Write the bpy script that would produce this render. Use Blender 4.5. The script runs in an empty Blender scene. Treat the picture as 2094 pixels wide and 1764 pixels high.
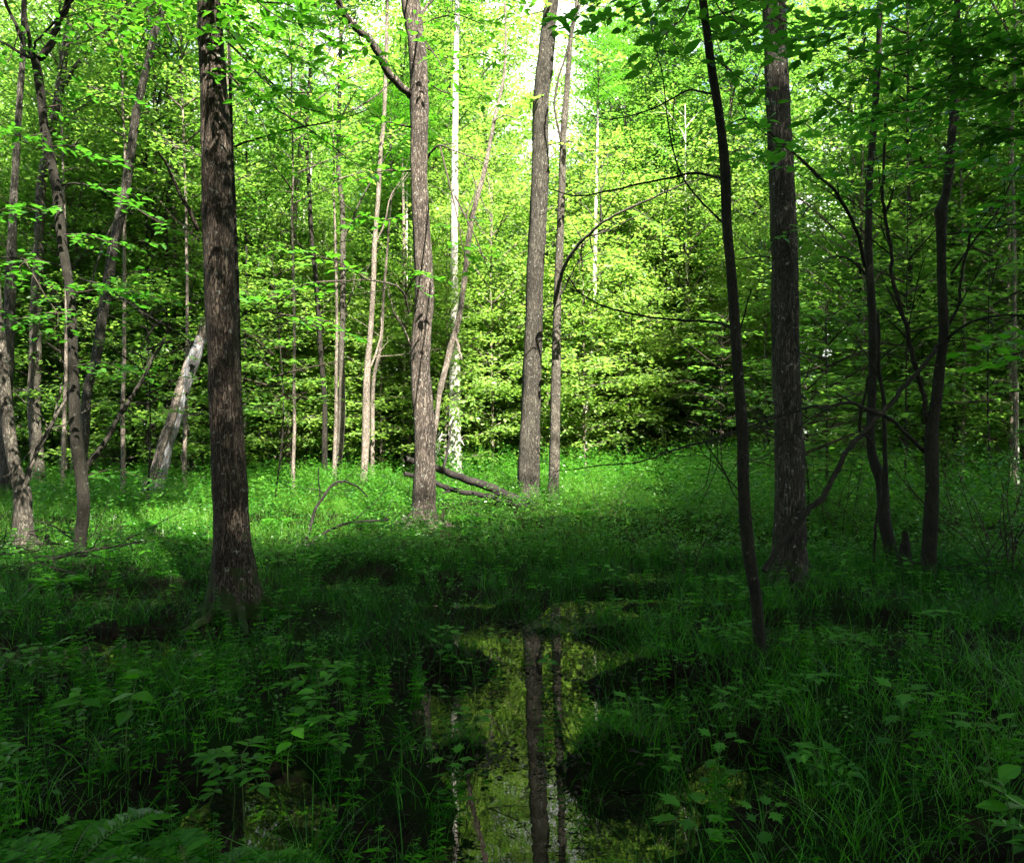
import bpy, math, random
import numpy as np
from mathutils import Vector

sc = bpy.context.scene
COL = sc.collection
R = math.radians

# ------------------------------------------------------------ camera, sky, sun, exposure
FPX, CX, CY, CAMH = 1643.0, 1047.0, 882.0, 1.5          # lens in photo units (2094 wide)
cam_d = bpy.data.cameras.new("camera")
cam = bpy.data.objects.new("camera", cam_d)
COL.objects.link(cam)
cam.location = (0, 0, CAMH)
cam.rotation_euler = (R(90), 0, 0)
cam_d.sensor_fit = 'HORIZONTAL'
cam_d.sensor_width = 36.0
cam_d.lens = 36.0 * FPX / 2094.0
cam_d.clip_end = 2000
cam_d.clip_start = 0.05
sc.camera = cam

SUN_EL, SUN_AZ = 50.0, 152.0     # azimuth clockwise from +Y: behind the camera, to the right
w = bpy.data.worlds.new("World")
sc.world = w
w.use_nodes = True
nt = w.node_tree
bg = nt.nodes["Background"]
sky = nt.nodes.new("ShaderNodeTexSky")
sky.sky_type = 'NISHITA'
sky.sun_disc = False
sky.sun_elevation = R(SUN_EL)
sky.sun_rotation = R(SUN_AZ)
sky.air_density = 1.0
sky.dust_density = 3.0
# cloud bank added low opposite the sun to whiten the sky gaps
gw = nt.nodes.new("ShaderNodeTexCoord"); sp_ = nt.nodes.new("ShaderNodeSeparateXYZ"); nt.links.new(gw.outputs["Generated"], sp_.inputs[0])
cn = nt.nodes.new("ShaderNodeTexNoise"); cn.inputs["Scale"].default_value = 3.2; cn.inputs["Detail"].default_value = 6; nt.links.new(gw.outputs["Generated"], cn.inputs[0])
c1 = nt.nodes.new("ShaderNodeMapRange"); c1.inputs[1].default_value = .4; c1.inputs[2].default_value = .56; nt.links.new(cn.outputs[0], c1.inputs[0])
c2 = nt.nodes.new("ShaderNodeMapRange"); c2.inputs[1].default_value = .1; c2.inputs[2].default_value = .5; nt.links.new(sp_.outputs[1], c2.inputs[0])
c3 = nt.nodes.new("ShaderNodeMapRange"); c3.inputs[1].default_value = .62; c3.inputs[2].default_value = .5; nt.links.new(sp_.outputs[2], c3.inputs[0])
ca = nt.nodes.new("ShaderNodeMath"); ca.operation = 'MULTIPLY'; nt.links.new(c1.outputs[0], ca.inputs[0]); nt.links.new(c2.outputs[0], ca.inputs[1])
cb = nt.nodes.new("ShaderNodeMath"); cb.operation = 'MULTIPLY'; nt.links.new(ca.outputs[0], cb.inputs[0]); nt.links.new(c3.outputs[0], cb.inputs[1])
cm = nt.nodes.new("ShaderNodeMix"); cm.data_type = 'RGBA'; nt.links.new(cb.outputs[0], cm.inputs[0]); nt.links.new(sky.outputs[0], cm.inputs[6]); cm.inputs[7].default_value = (7.5, 7.4, 7.1, 1)
nt.links.new(cm.outputs[2], bg.inputs[0])
bg.inputs[1].default_value = 0.062

sd = bpy.data.lights.new("sun", 'SUN')
sd.energy = 5.0
sd.angle = R(0.5)
sd.color = (1.0, 0.95, 0.86)
so = bpy.data.objects.new("sun", sd)
COL.objects.link(so)
SUNV = Vector((math.sin(R(SUN_AZ)) * math.cos(R(SUN_EL)), math.cos(R(SUN_AZ)) * math.cos(R(SUN_EL)), math.sin(R(SUN_EL))))
so.location = SUNV * 60
so.rotation_euler = (-SUNV).to_track_quat('-Z', 'Y').to_euler()

sc.view_settings.view_transform = 'Standard'
sc.view_settings.look = 'None'
sc.view_settings.gamma = 1.0
sc.view_settings.exposure = 3.1
cy = sc.cycles
cy.max_bounces = 6
cy.diffuse_bounces = 3
cy.transmission_bounces = 4
cy.glossy_bounces = 3
cy.transparent_max_bounces = 4
cy.use_denoising = True
cy.use_adaptive_sampling = True
cy.adaptive_threshold = 0.02
cy.sample_clamp_indirect = 8.0
cy.caustics_reflective = False
cy.caustics_refractive = False

# ------------------------------------------------------------ helpers
def P(px, py, d):
    return np.array([(px - CX) / FPX * d, d, CAMH - (py - CY) / FPX * d])

def dbase(py):
    return CAMH * FPX / (py - CY)

def unit(v):
    return v / np.maximum(np.linalg.norm(v, axis=-1, keepdims=True), 1e-9)

_nr = np.random.RandomState(5)
_K = _nr.normal(0, 1, (10, 2)); _PH = _nr.uniform(0, 6.28, 10)
def noise2(x, y, s=1.0):
    v = 0
    for k, p in zip(_K, _PH):
        v = v + np.sin((k[0] * x + k[1] * y) * s + p + np.sin((k[1] * x - k[0] * y) * s * 0.7 + p * 2))
    return v / 5.0

def mk(name, chunks, mat, parent=None, tint=None, smooth=False):
    """chunks: list of (V (n,3), F (m,k)) ; one mesh object"""
    vs, fs, off = [], [], 0
    for V, F in chunks:
        if len(V) == 0: continue
        vs.append(V); fs.append(F + off); off += len(V)
    V = np.concatenate(vs)
    me = bpy.data.meshes.new(name)
    me.vertices.add(len(V))
    me.vertices.foreach_set("co", V.astype(np.float32).ravel())
    nl = sum(f.size for f in fs)
    npoly = sum(len(f) for f in fs)
    me.loops.add(nl)
    me.loops.foreach_set("vertex_index", np.concatenate([f.ravel() for f in fs]).astype(np.int32))
    me.polygons.add(npoly)
    tot = np.concatenate([np.full(len(f), f.shape[1]) for f in fs])
    st = np.concatenate([[0], np.cumsum(tot)[:-1]])
    me.polygons.foreach_set("loop_start", st.astype(np.int32))
    me.polygons.foreach_set("loop_total", tot.astype(np.int32))
    me.polygons.foreach_set("use_smooth", np.full(npoly, smooth))
    me.materials.append(mat)
    if tint is not None:
        a = me.attributes.new("tint", 'FLOAT', 'POINT')
        a.data.foreach_set("value", tint.astype(np.float32))
    me.update(calc_edges=True)
    o = bpy.data.objects.new(name, me)
    COL.objects.link(o)
    if parent is not None:
        o.parent = parent
    return o

def tag(o, label=None, cat=None, group=None, kind=None):
    if label: o["label"] = label
    if cat: o["category"] = cat
    if group: o["group"] = group
    if kind: o["kind"] = kind
    return o

def thing(name, label, cat, loc=(0, 0, 0), rz=0, group=None):
    o = bpy.data.objects.new(name, None)
    o.empty_display_size = 0.2
    COL.objects.link(o)
    o.location = loc
    o.rotation_euler = (0, 0, rz)
    return tag(o, label, cat, group)

def copy_tree(o, parent=None):
    c = o.copy(); COL.objects.link(c); c.parent = parent
    for ch in o.children:
        copy_tree(ch, c)
    return c

def smooth_path(pts, per=4):
    p = np.array(pts, float)
    n = len(p)
    if n < 3: per = max(per, 4)
    q = np.vstack([2 * p[0] - p[1], p, 2 * p[-1] - p[-2]])
    out = []
    for i in range(1, n):
        for t in np.linspace(0, 1, per, endpoint=False):
            a, b, c, d = q[i - 1], q[i], q[i + 1], q[i + 2]
            out.append(0.5 * (2 * b + (c - a) * t + (2 * a - 5 * b + 4 * c - d) * t * t + (3 * b - a - 3 * c + d) * t ** 3))
    out.append(p[-1])
    return np.array(out)

def tube(path, rad, sides=8, rough=0.0, rng=None, flare=0.0, ground=0.0):
    """tapered tube along path (n,3) with radii (n); closed by a tip vertex"""
    path = np.asarray(path, float); rad = np.asarray(rad, float)
    n = len(path)
    T = unit(np.gradient(path, axis=0))
    u = np.cross(T[0], [0.3, 1.0, 0.1]); u /= np.linalg.norm(u)
    ang = np.linspace(0, 2 * math.pi, sides, endpoint=False)
    V = np.zeros((n, sides, 3))
    ph = rng.uniform(0, 6.28, 6) if rng is not None else np.zeros(6)
    for i in range(n):
        u = u - T[i] * np.dot(u, T[i]); u /= np.linalg.norm(u)
        v = np.cross(T[i], u)
        r = np.full(sides, rad[i])
        z = path[i][2]
        if rough:
            r = r * (1 + rough * (np.sin(3 * ang + ph[0] + z * 2.1) * 0.5 + np.sin(5 * ang + ph[1] - z * 3.3) * 0.4 + math.sin(z * 9 + ph[2]) * 0.35 + math.sin(z * 23 + ph[5]) * 0.25))
        if flare:
            h = max(z - ground, 0)
            r = r * (1 + flare * math.exp(-h / 0.2) * (0.6 + 0.6 * np.cos(4 * ang + ph[3]) + 0.35 * np.cos(7 * ang + ph[4])))
        V[i] = path[i] + np.outer(np.cos(ang) * r, u) + np.outer(np.sin(ang) * r, v)
    idx = np.arange(n * sides).reshape(n, sides)
    F = np.stack([idx[:-1], np.roll(idx[:-1], -1, 1), np.roll(idx[1:], -1, 1), idx[1:]], -1).reshape(-1, 4)
    Vt = np.vstack([V.reshape(-1, 3), path[-1] + T[-1] * rad[-1] * 0.6])
    tip = np.stack([idx[-1], np.roll(idx[-1], -1), np.full(sides, n * sides)], -1)
    return [(Vt, F), (np.zeros((0, 3)), tip)], Vt, F, tip

def tube_chunks(path, rad, **k):
    _, V, F, tip = tube(path, rad, **k)
    tipq = np.stack([tip[:, 0], tip[:, 1], tip[:, 2], tip[:, 2]], -1)
    return (V, F), tip

class Tubes:
    def __init__(s): s.V = []; s.F4 = []; s.F3 = []; s.o = 0
    def add(s, path, rad, **k):
        _, V, F, tip = tube(path, rad, **k)
        s.V.append(V); s.F4.append(F + s.o); s.F3.append(tip + s.o); s.o += len(V)
    def build(s, name, mat, parent=None):
        V = np.concatenate(s.V)
        return mk(name, [(V, np.concatenate(s.F4)), (V[:0], np.zeros((0, 3), int))] if False else [(V, np.concatenate(s.F4))], mat, parent, smooth=True) if False else mk2(name, V, [np.concatenate(s.F4), np.concatenate(s.F3)], mat, parent)

def mk2(name, V, Fs, mat, parent=None, smooth=True):
    me = bpy.data.meshes.new(name)
    me.vertices.add(len(V)); me.vertices.foreach_set("co", V.astype(np.float32).ravel())
    me.loops.add(sum(f.size for f in Fs))
    me.loops.foreach_set("vertex_index", np.concatenate([f.ravel() for f in Fs]).astype(np.int32))
    tot = np.concatenate([np.full(len(f), f.shape[1]) for f in Fs])
    st = np.concatenate([[0], np.cumsum(tot)[:-1]])
    me.polygons.add(len(tot))
    me.polygons.foreach_set("loop_start", st.astype(np.int32)); me.polygons.foreach_set("loop_total", tot.astype(np.int32))
    me.polygons.foreach_set("use_smooth", np.full(len(tot), smooth))
    me.materials.append(mat); me.update(calc_edges=True)
    o = bpy.data.objects.new(name, me); COL.objects.link(o)
    if parent is not None: o.parent = parent
    return o

# leaf shapes: x along the leaf, y across, z up
def _leaf_rhomb():
    V = np.array([[0, 0, 0], [.45, .3, .05], [1, 0, -.06], [.45, -.3, .05]])
    return V, np.array([[0, 2, 1], [0, 3, 2]])
def _leaf_ovate():
    V = [[0, 0, 0], [.3, 0, .0], [.62, 0, -.01], [1.0, 0, -.1]]
    L = [[.12, .16, .03], [.35, .29, .06], [.65, .23, .04], [.86, .09, -.03]]
    V = np.array(V + L + [[a, -b, c] for a, b, c in L])
    F = []
    for s, o in ((1, 4), (-1, 8)):
        q = [[0, 1, o + 1], [0, o + 1, o], [1, 2, o + 2], [1, o + 2, o + 1], [2, 3, o + 3], [2, o + 3, o + 2]]
        F += [f if s > 0 else f[::-1] for f in q]
    return V, np.array(F)
def _leaf_maple():
    # palmate, five pointed lobes
    pts = []
    lob = [(-128, .34), (-95, .30), (-72, .66), (-52, .42), (-36, .72), (-22, .48), (0, 1.0), (22, .48), (36, .72), (52, .42), (72, .66), (95, .30), (128, .34)]
    V = [[.0, 0, 0]]
    for a, r in lob:
        x = .28 + r * .72 * math.cos(R(a)); y = r * .72 * math.sin(R(a)) * 1.05
        V.append([x, y, -0.10 * r * r + 0.05])
    V.append([.28, 0, .03])
    n = len(V); c = n - 1
    F = [[c, i, i + 1] for i in range(1, n - 2)] + [[c, n - 2, 0], [c, 0, 1]]
    return np.array(V), np.array(F)
SHAPES = {'rhomb': _leaf_rhomb(), 'ovate': _leaf_ovate(), 'maple': _leaf_maple()}

def leaves(pos, ax, nrm, size, shape='rhomb', wid=1.0, tint=None, rng=None):
    """vectorised leaf placement -> V, F, tint-per-vertex"""
    T, TF = SHAPES[shape]
    nrm = unit(nrm); ax = unit(ax - nrm * np.sum(ax * nrm, -1, keepdims=True)); b = np.cross(nrm, ax)
    N = len(pos); size = np.broadcast_to(size, (N,))[:, None, None]
    V = pos[:, None] + size * (T[None, :, 0:1] * ax[:, None] + wid * T[None, :, 1:2] * b[:, None] + T[None, :, 2:3] * nrm[:, None])
    F = (TF[None] + (np.arange(N) * len(T))[:, None, None]).reshape(-1, 3)
    if tint is None: tint = rng.uniform(0, 1, N)
    return V.reshape(-1, 3), F, np.repeat(tint, len(T))

class Leaves:
    def __init__(s): s.V = []; s.F = []; s.T = []; s.o = 0
    def add(s, *a, **k):
        V, F, t = leaves(*a, **k)
        s.V.append(V); s.F.append(F + s.o); s.T.append(t); s.o += len(V)
    def raw(s, V, F, t):
        s.V.append(V); s.F.append(F + s.o); s.T.append(t); s.o += len(V)
    def build(s, name, mat, parent=None):
        return mk(name, [(np.concatenate(s.V), np.concatenate(s.F))], mat, parent, tint=np.concatenate(s.T))

# ------------------------------------------------------------ materials
def new_mat(name):
    m = bpy.data.materials.new(name); m.use_nodes = True
    return m, m.node_tree.nodes, m.node_tree.links

def leaf_mat(name, c0, c1, t0, t1, trans=0.5, rough=0.45, cool=None, spec=.25):
    m, N, L = new_mat(name)
    p = N["Principled BSDF"]; out = N["Material Output"]
    at = N.new("ShaderNodeAttribute"); at.attribute_name = "tint"
    r1 = N.new("ShaderNodeMix"); r1.data_type = 'RGBA'
    r2 = N.new("ShaderNodeMix"); r2.data_type = 'RGBA'
    for r, a, b in ((r1, c0, c1), (r2, t0, t1)):
        r.inputs[6].default_value = (*a, 1); r.inputs[7].default_value = (*b, 1)
        L.new(at.outputs["Fac"], r.inputs[0])
    o1, o2 = r1.outputs[2], r2.outputs[2]
    if cool:
        oi = N.new("ShaderNodeObjectInfo"); outs = []
        for o_, c_ in ((o1, cool[0]), (o2, cool[1])):
            mr_ = N.new("ShaderNodeMapRange"); mr_.inputs[1].default_value = .3; mr_.inputs[2].default_value = 1.0; mr_.inputs[4].default_value = .65; L.new(oi.outputs["Random"], mr_.inputs[0])
            mc = N.new("ShaderNodeMix"); mc.data_type = 'RGBA'; L.new(mr_.outputs[0], mc.inputs[0]); L.new(o_, mc.inputs[6]); mc.inputs[7].default_value = (*c_, 1); outs.append(mc.outputs[2])
        o1, o2 = outs
    tr = N.new("ShaderNodeBsdfTranslucent"); L.new(o2, tr.inputs[0])
    L.new(o1, p.inputs["Base Color"])
    p.inputs["Roughness"].default_value = rough
    p.inputs["Specular IOR Level"].default_value = spec
    mx = N.new("ShaderNodeMixShader"); mx.inputs[0].default_value = trans
    L.new(p.outputs[0], mx.inputs[1]); L.new(tr.outputs[0], mx.inputs[2]); L.new(mx.outputs[0], out.inputs[0])
    return m

def bark_mat(name, dark, light, lichen=None, lich_amt=0.0, scale=14.0, stretch=0.18, moss=0.0, bump=0.6, rough=0.9):
    m, N, L = new_mat(name)
    p = N["Principled BSDF"]; p.inputs["Roughness"].default_value = rough
    p.inputs["Specular IOR Level"].default_value = 0.15
    tc = N.new("ShaderNodeTexCoord")
    mp = N.new("ShaderNodeMapping"); mp.inputs["Scale"].default_value = (1, 1, stretch)
    L.new(tc.outputs["Object"], mp.inputs[0])
    n1 = N.new("ShaderNodeTexNoise"); n1.inputs["Scale"].default_value = scale * 2.2; n1.inputs["Detail"].default_value = 6; n1.inputs["Roughness"].default_value = .65
    L.new(mp.outputs[0], n1.inputs[0])
    v = N.new("ShaderNodeTexVoronoi"); v.feature = 'DISTANCE_TO_EDGE'; v.inputs["Scale"].default_value = scale * 3
    dn = N.new("ShaderNodeVectorMath"); dn.operation = 'MULTIPLY_ADD'
    L.new(n1.outputs["Color"], dn.inputs[0]); dn.inputs[1].default_value = (.12, .12, .12); L.new(mp.outputs[0], dn.inputs[2])
    L.new(dn.outputs[0], v.inputs[0])
    rv = N.new("ShaderNodeMapRange"); rv.inputs[2].default_value = 0.22; L.new(v.outputs[0], rv.inputs[0])
    hm = N.new("ShaderNodeMath"); hm.operation = 'MULTIPLY'; L.new(rv.outputs[0], hm.inputs[0]); L.new(n1.outputs[0], hm.inputs[1])
    cr = N.new("ShaderNodeValToRGB"); cr.color_ramp.elements[0].position = .12; cr.color_ramp.elements[1].position = .62
    cr.color_ramp.elements[0].color = (*dark, 1); cr.color_ramp.elements[1].color = (*light, 1)
    L.new(hm.outputs[0], cr.inputs[0])
    col = cr.outputs[0]
    # broad patches
    n2 = N.new("ShaderNodeTexNoise"); n2.inputs["Scale"].default_value = 3.0; n2.inputs["Detail"].default_value = 4; L.new(tc.outputs["Object"], n2.inputs[0])
    mr = N.new("ShaderNodeMapRange"); mr.inputs[1].default_value = .3; mr.inputs[2].default_value = .7; mr.inputs[3].default_value = .6; mr.inputs[4].default_value = 1.25
    L.new(n2.outputs[0], mr.inputs[0])
    mm = N.new("ShaderNodeMix"); mm.data_type = 'RGBA'; mm.blend_type = 'MULTIPLY'; mm.inputs[0].default_value = 1
    L.new(col, mm.inputs[6]); L.new(mr.outputs[0], mm.inputs[7]); col = mm.outputs[2]
    if lichen:
        n3 = N.new("ShaderNodeTexNoise"); n3.inputs["Scale"].default_value = 22; n3.inputs["Detail"].default_value = 5; n3.inputs["Roughness"].default_value = .7; L.new(tc.outputs["Object"], n3.inputs[0])
        lr = N.new("ShaderNodeMapRange"); lr.inputs[1].default_value = .66 - lich_amt * .2; lr.inputs[2].default_value = .72 - lich_amt * .2
        L.new(n3.outputs[0], lr.inputs[0])
        ml = N.new("ShaderNodeMix"); ml.data_type = 'RGBA'; L.new(lr.outputs[0], ml.inputs[0]); L.new(col, ml.inputs[6]); ml.inputs[7].default_value = (*lichen, 1)
        col = ml.outputs[2]
    if moss:
        sx = N.new("ShaderNodeSeparateXYZ"); gp = N.new("ShaderNodeNewGeometry"); L.new(gp.outputs["Position"], sx.inputs[0])
        zr = N.new("ShaderNodeMapRange"); zr.inputs[1].default_value = 0.0; zr.inputs[2].default_value = 0.9; zr.inputs[3].default_value = moss; zr.inputs[4].default_value = 0.0
        L.new(sx.outputs[2], zr.inputs[0])
        n4 = N.new("ShaderNodeTexNoise"); n4.inputs["Scale"].default_value = 9; n4.inputs["Detail"].default_value = 5; L.new(tc.outputs["Object"], n4.inputs[0])
        ad = N.new("ShaderNodeMath"); ad.operation = 'ADD'; L.new(n4.outputs[0], ad.inputs[0]); L.new(zr.outputs[0], ad.inputs[1])
        ar = N.new("ShaderNodeMapRange"); ar.inputs[1].default_value = .72; ar.inputs[2].default_value = .85; L.new(ad.outputs[0], ar.inputs[0])
        m2 = N.new("ShaderNodeMix"); m2.data_type = 'RGBA'; L.new(ar.outputs[0], m2.inputs[0]); L.new(col, m2.inputs[6]); m2.inputs[7].default_value = (.03, .055, .012, 1)
        col = m2.outputs[2]
    L.new(col, p.inputs["Base Color"])
    b = N.new("ShaderNodeBump"); b.inputs["Strength"].default_value = bump; b.inputs["Distance"].default_value = 0.03
    L.new(hm.outputs[0], b.inputs["Height"]); L.new(b.outputs[0], p.inputs["Normal"])
    return m

M = {}
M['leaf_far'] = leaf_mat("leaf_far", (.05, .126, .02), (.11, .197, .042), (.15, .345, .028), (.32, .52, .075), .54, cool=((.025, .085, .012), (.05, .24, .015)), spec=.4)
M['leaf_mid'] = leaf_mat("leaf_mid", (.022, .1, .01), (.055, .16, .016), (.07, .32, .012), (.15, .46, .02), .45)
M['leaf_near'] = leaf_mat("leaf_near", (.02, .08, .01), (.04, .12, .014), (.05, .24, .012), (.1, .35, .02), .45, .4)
M['grass'] = leaf_mat("grass_blade", (.012, .075, .006), (.085, .18, .018), (.04, .24, .008), (.2, .42, .025), .35, .35, spec=.25)
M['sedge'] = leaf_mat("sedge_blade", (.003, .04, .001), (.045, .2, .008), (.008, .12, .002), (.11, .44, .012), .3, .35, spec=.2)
M['seedling_leaf'] = leaf_mat("seedling_leaf", (.01, .07, .003), (.045, .17, .008), (.025, .22, .004), (.1, .4, .012), .3, .45, spec=.15)
M['leaf_sun_toned'] = leaf_mat("leaf_sun_toned", (.08, .17, .025), (.16, .26, .055), (.2, .4, .035), (.38, .58, .09), .45, spec=.5)  # leaf colour lightened to stand in for bright sun on the saplings
M['herb'] = leaf_mat("herb_leaf", (.012, .08, .008), (.06, .16, .016), (.04, .25, .01), (.14, .38, .025), .35, .35, spec=.3)
M['litter'] = leaf_mat("leaf_litter", (.006, .005, .003), (.028, .02, .012), (.05, .03, .02), (.1, .07, .03), .15, .6)
M['bark_brown'] = bark_mat("bark_brown", (.022, .016, .011), (.14, .108, .078), (.2, .21, .17), .3, 15, .14, moss=.4, bump=1.0)
M['bark_red'] = bark_mat("bark_red", (.028, .022, .017), (.175, .142, .112), (.3, .3, .26), .3, 14, .15, moss=.25, bump=.9)
M['bark_grey'] = bark_mat("bark_grey", (.024, .021, .016), (.115, .102, .078), (.3, .3, .26), .25, 14, .12, moss=.3, bump=1.0)
M['bark_dark'] = bark_mat("bark_dark", (.01, .009, .006), (.042, .037, .027), (.1, .105, .085), .15, 18, .3)
M['bark_mid'] = bark_mat("bark_mid", (.028, .024, .018), (.12, .104, .08), (.2, .22, .17), .3, 12, .3)
M['bark_pale'] = bark_mat("bark_pale", (.32, .29, .25), (.75, .71, .64), None, 0, 8, .6, bump=.3)
M['bark_tan'] = bark_mat("bark_tan", (.07, .056, .044), (.27, .226, .178), (.3, .3, .25), .2, 12, .3)
M['deadwood'] = bark_mat("deadwood", (.1, .1, .1), (.3, .31, .32), (.17, .08, .035), .5, 5, .12, bump=.35)
M['deadbranch'] = bark_mat("deadbranch", (.01, .008, .007), (.042, .035, .03), (.1, .1, .085), .2, 16, .2)
M['twig'] = bark_mat("twig", (.02, .015, .01), (.07, .055, .04), None, 0, 30, .3, bump=.2)
M['stem'] = leaf_mat("green_stem", (.05, .1, .02), (.09, .13, .03), (.05, .1, .02), (.05, .1, .02), .1)

# ------------------------------------------------------------ ground and water
rng = np.random.RandomState(11)
POOLS = [(.12, 3.0, .36, 1.1), (.14, 4.4, .46, 1.3), (.25, 5.7, .6, .85), (.55, 6.5, .35, .45), (1.2, 7.1, .8, .2), (-.35, 6.9, .4, .2), (.75, 4.35, .4, .16), (1.5, 8.3, 1.0, .25), (.9, 5.3, .5, .16), (-3.3, 7.1, .6, .35), (-1.0, 3.0, .4, .5), (2.2, 6.0, .8, .35), (-2.6, 5.4, .8, .35), (-1.3, 7.8, .7, .25), (1.0, 3.4, .35, .25)]
HUMPS = [(-.3, 5.05, .3, .17), (.62, 4.75, .3, .2), (.3, 6.0, .3, .15), (-.2, 3.75, .22, .17), (.42, 3.5, .2, .16), (.75, 5.9, .3, .14), (.05, 6.5, .35, .14), (.62, 6.35, .2, .12)]
def gz(x, y):
    x = np.asarray(x, float); y = np.asarray(y, float)
    near = np.exp(-np.maximum(y - 9, 0) / 5.0)
    z = 0.07 + 0.05 * noise2(x, y, 1.3) + 0.025 * noise2(x, y, 3.7)
    z = np.maximum(z, 0.015 + 0.012 * noise2(x, y, 5))
    z = z + 0.05 * np.clip(y - 10, 0, 20) / 10 * (0.6 + .4 * noise2(x, y, .3)) * 1.0
    for (a, b, rx, ry) in POOLS:
        r = np.sqrt(((x - a) / rx) ** 2 + ((y - b) / ry) ** 2) + 0.27 * noise2(x, y, 4.5) + .16 * noise2(x, y, 11)
        z = z - 0.17 * np.clip(1.35 - r, 0, 1) ** .8
    for (a, b, r_, h_) in HUMPS:
        z = z + h_ * np.exp(-(((x - a) / r_) ** 2 + ((y - b) / (r_ * .6)) ** 2) * (1.2 + .5 * noise2(x, y, 9)))
    z = z + (.012 * noise2(x, y, 17) + .008 * noise2(x, y, 31)) * (y < 12)
    return np.maximum(z, -0.14)

def axis_pts(a, b, n0, n1, lo, hi):
    mid = np.linspace(a, b, n0)
    t = np.linspace(0, 1, n1 + 1)[1:] ** 2
    return np.concatenate([(a - t * (a - lo))[::-1], mid, b + t * (hi - b)])
gx = axis_pts(-9, 9, 300, 50, -260, 260)
gy = axis_pts(1.2, 16, 300, 70, -80, 420)
X, Y = np.meshgrid(gx, gy, indexing='ij')
Z = gz(X, Y)
idx = np.arange(X.size).reshape(X.shape)
GF = np.stack([idx[:-1, :-1], idx[1:, :-1], idx[1:, 1:], idx[:-1, 1:]], -1).reshape(-1, 4)
m, N, L = new_mat("forest_soil")
p = N["Principled BSDF"]
tc = N.new("ShaderNodeTexCoord")
n1 = N.new("ShaderNodeTexNoise"); n1.inputs["Scale"].default_value = 18; n1.inputs["Detail"].default_value = 8; n1.inputs["Roughness"].default_value = .7; L.new(tc.outputs["Object"], n1.inputs[0])
cr = N.new("ShaderNodeValToRGB"); cr.color_ramp.elements[0].position = .35; cr.color_ramp.elements[1].position = .7
cr.color_ramp.elements[0].color = (.0025, .002, .0014, 1); cr.color_ramp.elements[1].color = (.014, .0105, .007, 1); L.new(n1.outputs[0], cr.inputs[0])
n2 = N.new("ShaderNodeTexNoise"); n2.inputs["Scale"].default_value = 1.6; n2.inputs["Detail"].default_value = 6; L.new(tc.outputs["Object"], n2.inputs[0])
mr = N.new("ShaderNodeMapRange"); mr.inputs[1].default_value = .46; mr.inputs[2].default_value = .6; L.new(n2.outputs[0], mr.inputs[0])
mx = N.new("ShaderNodeMix"); mx.data_type = 'RGBA'; L.new(mr.outputs[0], mx.inputs[0]); L.new(cr.outputs[0], mx.inputs[6]); mx.inputs[7].default_value = (.005, .016, .002, 1)
L.new(mx.outputs[2], p.inputs["Base Color"]); p.inputs["Roughness"].default_value = .95; p.inputs["Specular IOR Level"].default_value = .03
b = N.new("ShaderNodeBump"); b.inputs["Distance"].default_value = .04; b.inputs["Strength"].default_value = .8; L.new(n1.outputs[0], b.inputs["Height"]); L.new(b.outputs[0], p.inputs["Normal"])
g = mk("ground", [(np.stack([X, Y, Z], -1).reshape(-1, 3), GF)], m, smooth=True)
tag(g, kind="structure")

m, N, L = new_mat("pool_water")
p = N["Principled BSDF"]
p.inputs["Base Color"].default_value = (.006, .007, .004, 1); p.inputs["Roughness"].default_value = .015; p.inputs["IOR"].default_value = 1.33
tc = N.new("ShaderNodeTexCoord")
n1 = N.new("ShaderNodeTexNoise"); n1.inputs["Scale"].default_value = 7; n1.inputs["Detail"].default_value = 3; L.new(tc.outputs["Object"], n1.inputs[0])
b = N.new("ShaderNodeBump"); b.inputs["Strength"].default_value = .035; b.inputs["Distance"].default_value = .01; L.new(n1.outputs[0], b.inputs["Height"]); L.new(b.outputs[0], p.inputs["Normal"])
n5 = N.new("ShaderNodeTexNoise"); n5.inputs["Scale"].default_value = 3.4; n5.inputs["Detail"].default_value = 9; n5.inputs["Roughness"].default_value = .75; L.new(tc.outputs["Object"], n5.inputs[0])
m5 = N.new("ShaderNodeMapRange"); m5.inputs[1].default_value = .47; m5.inputs[2].default_value = .55; m5.inputs[4].default_value = .5; L.new(n5.outputs[0], m5.inputs[0])
df = N.new("ShaderNodeBsdfDiffuse"); df.inputs[0].default_value = (.012, .011, .005, 1)
ms = N.new("ShaderNodeMixShader"); L.new(m5.outputs[0], ms.inputs[0]); L.new(p.outputs[0], ms.inputs[1]); L.new(df.outputs[0], ms.inputs[2]); L.new(ms.outputs[0], N["Material Output"].inputs[0])
wx = np.array([[-9, .8, 0], [9, .8, 0], [9, 12, 0], [-9, 12, 0]], float)
wv = mk("water", [(wx, np.array([[0, 1, 2, 3]]))], m); tag(wv, kind="structure")

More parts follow.
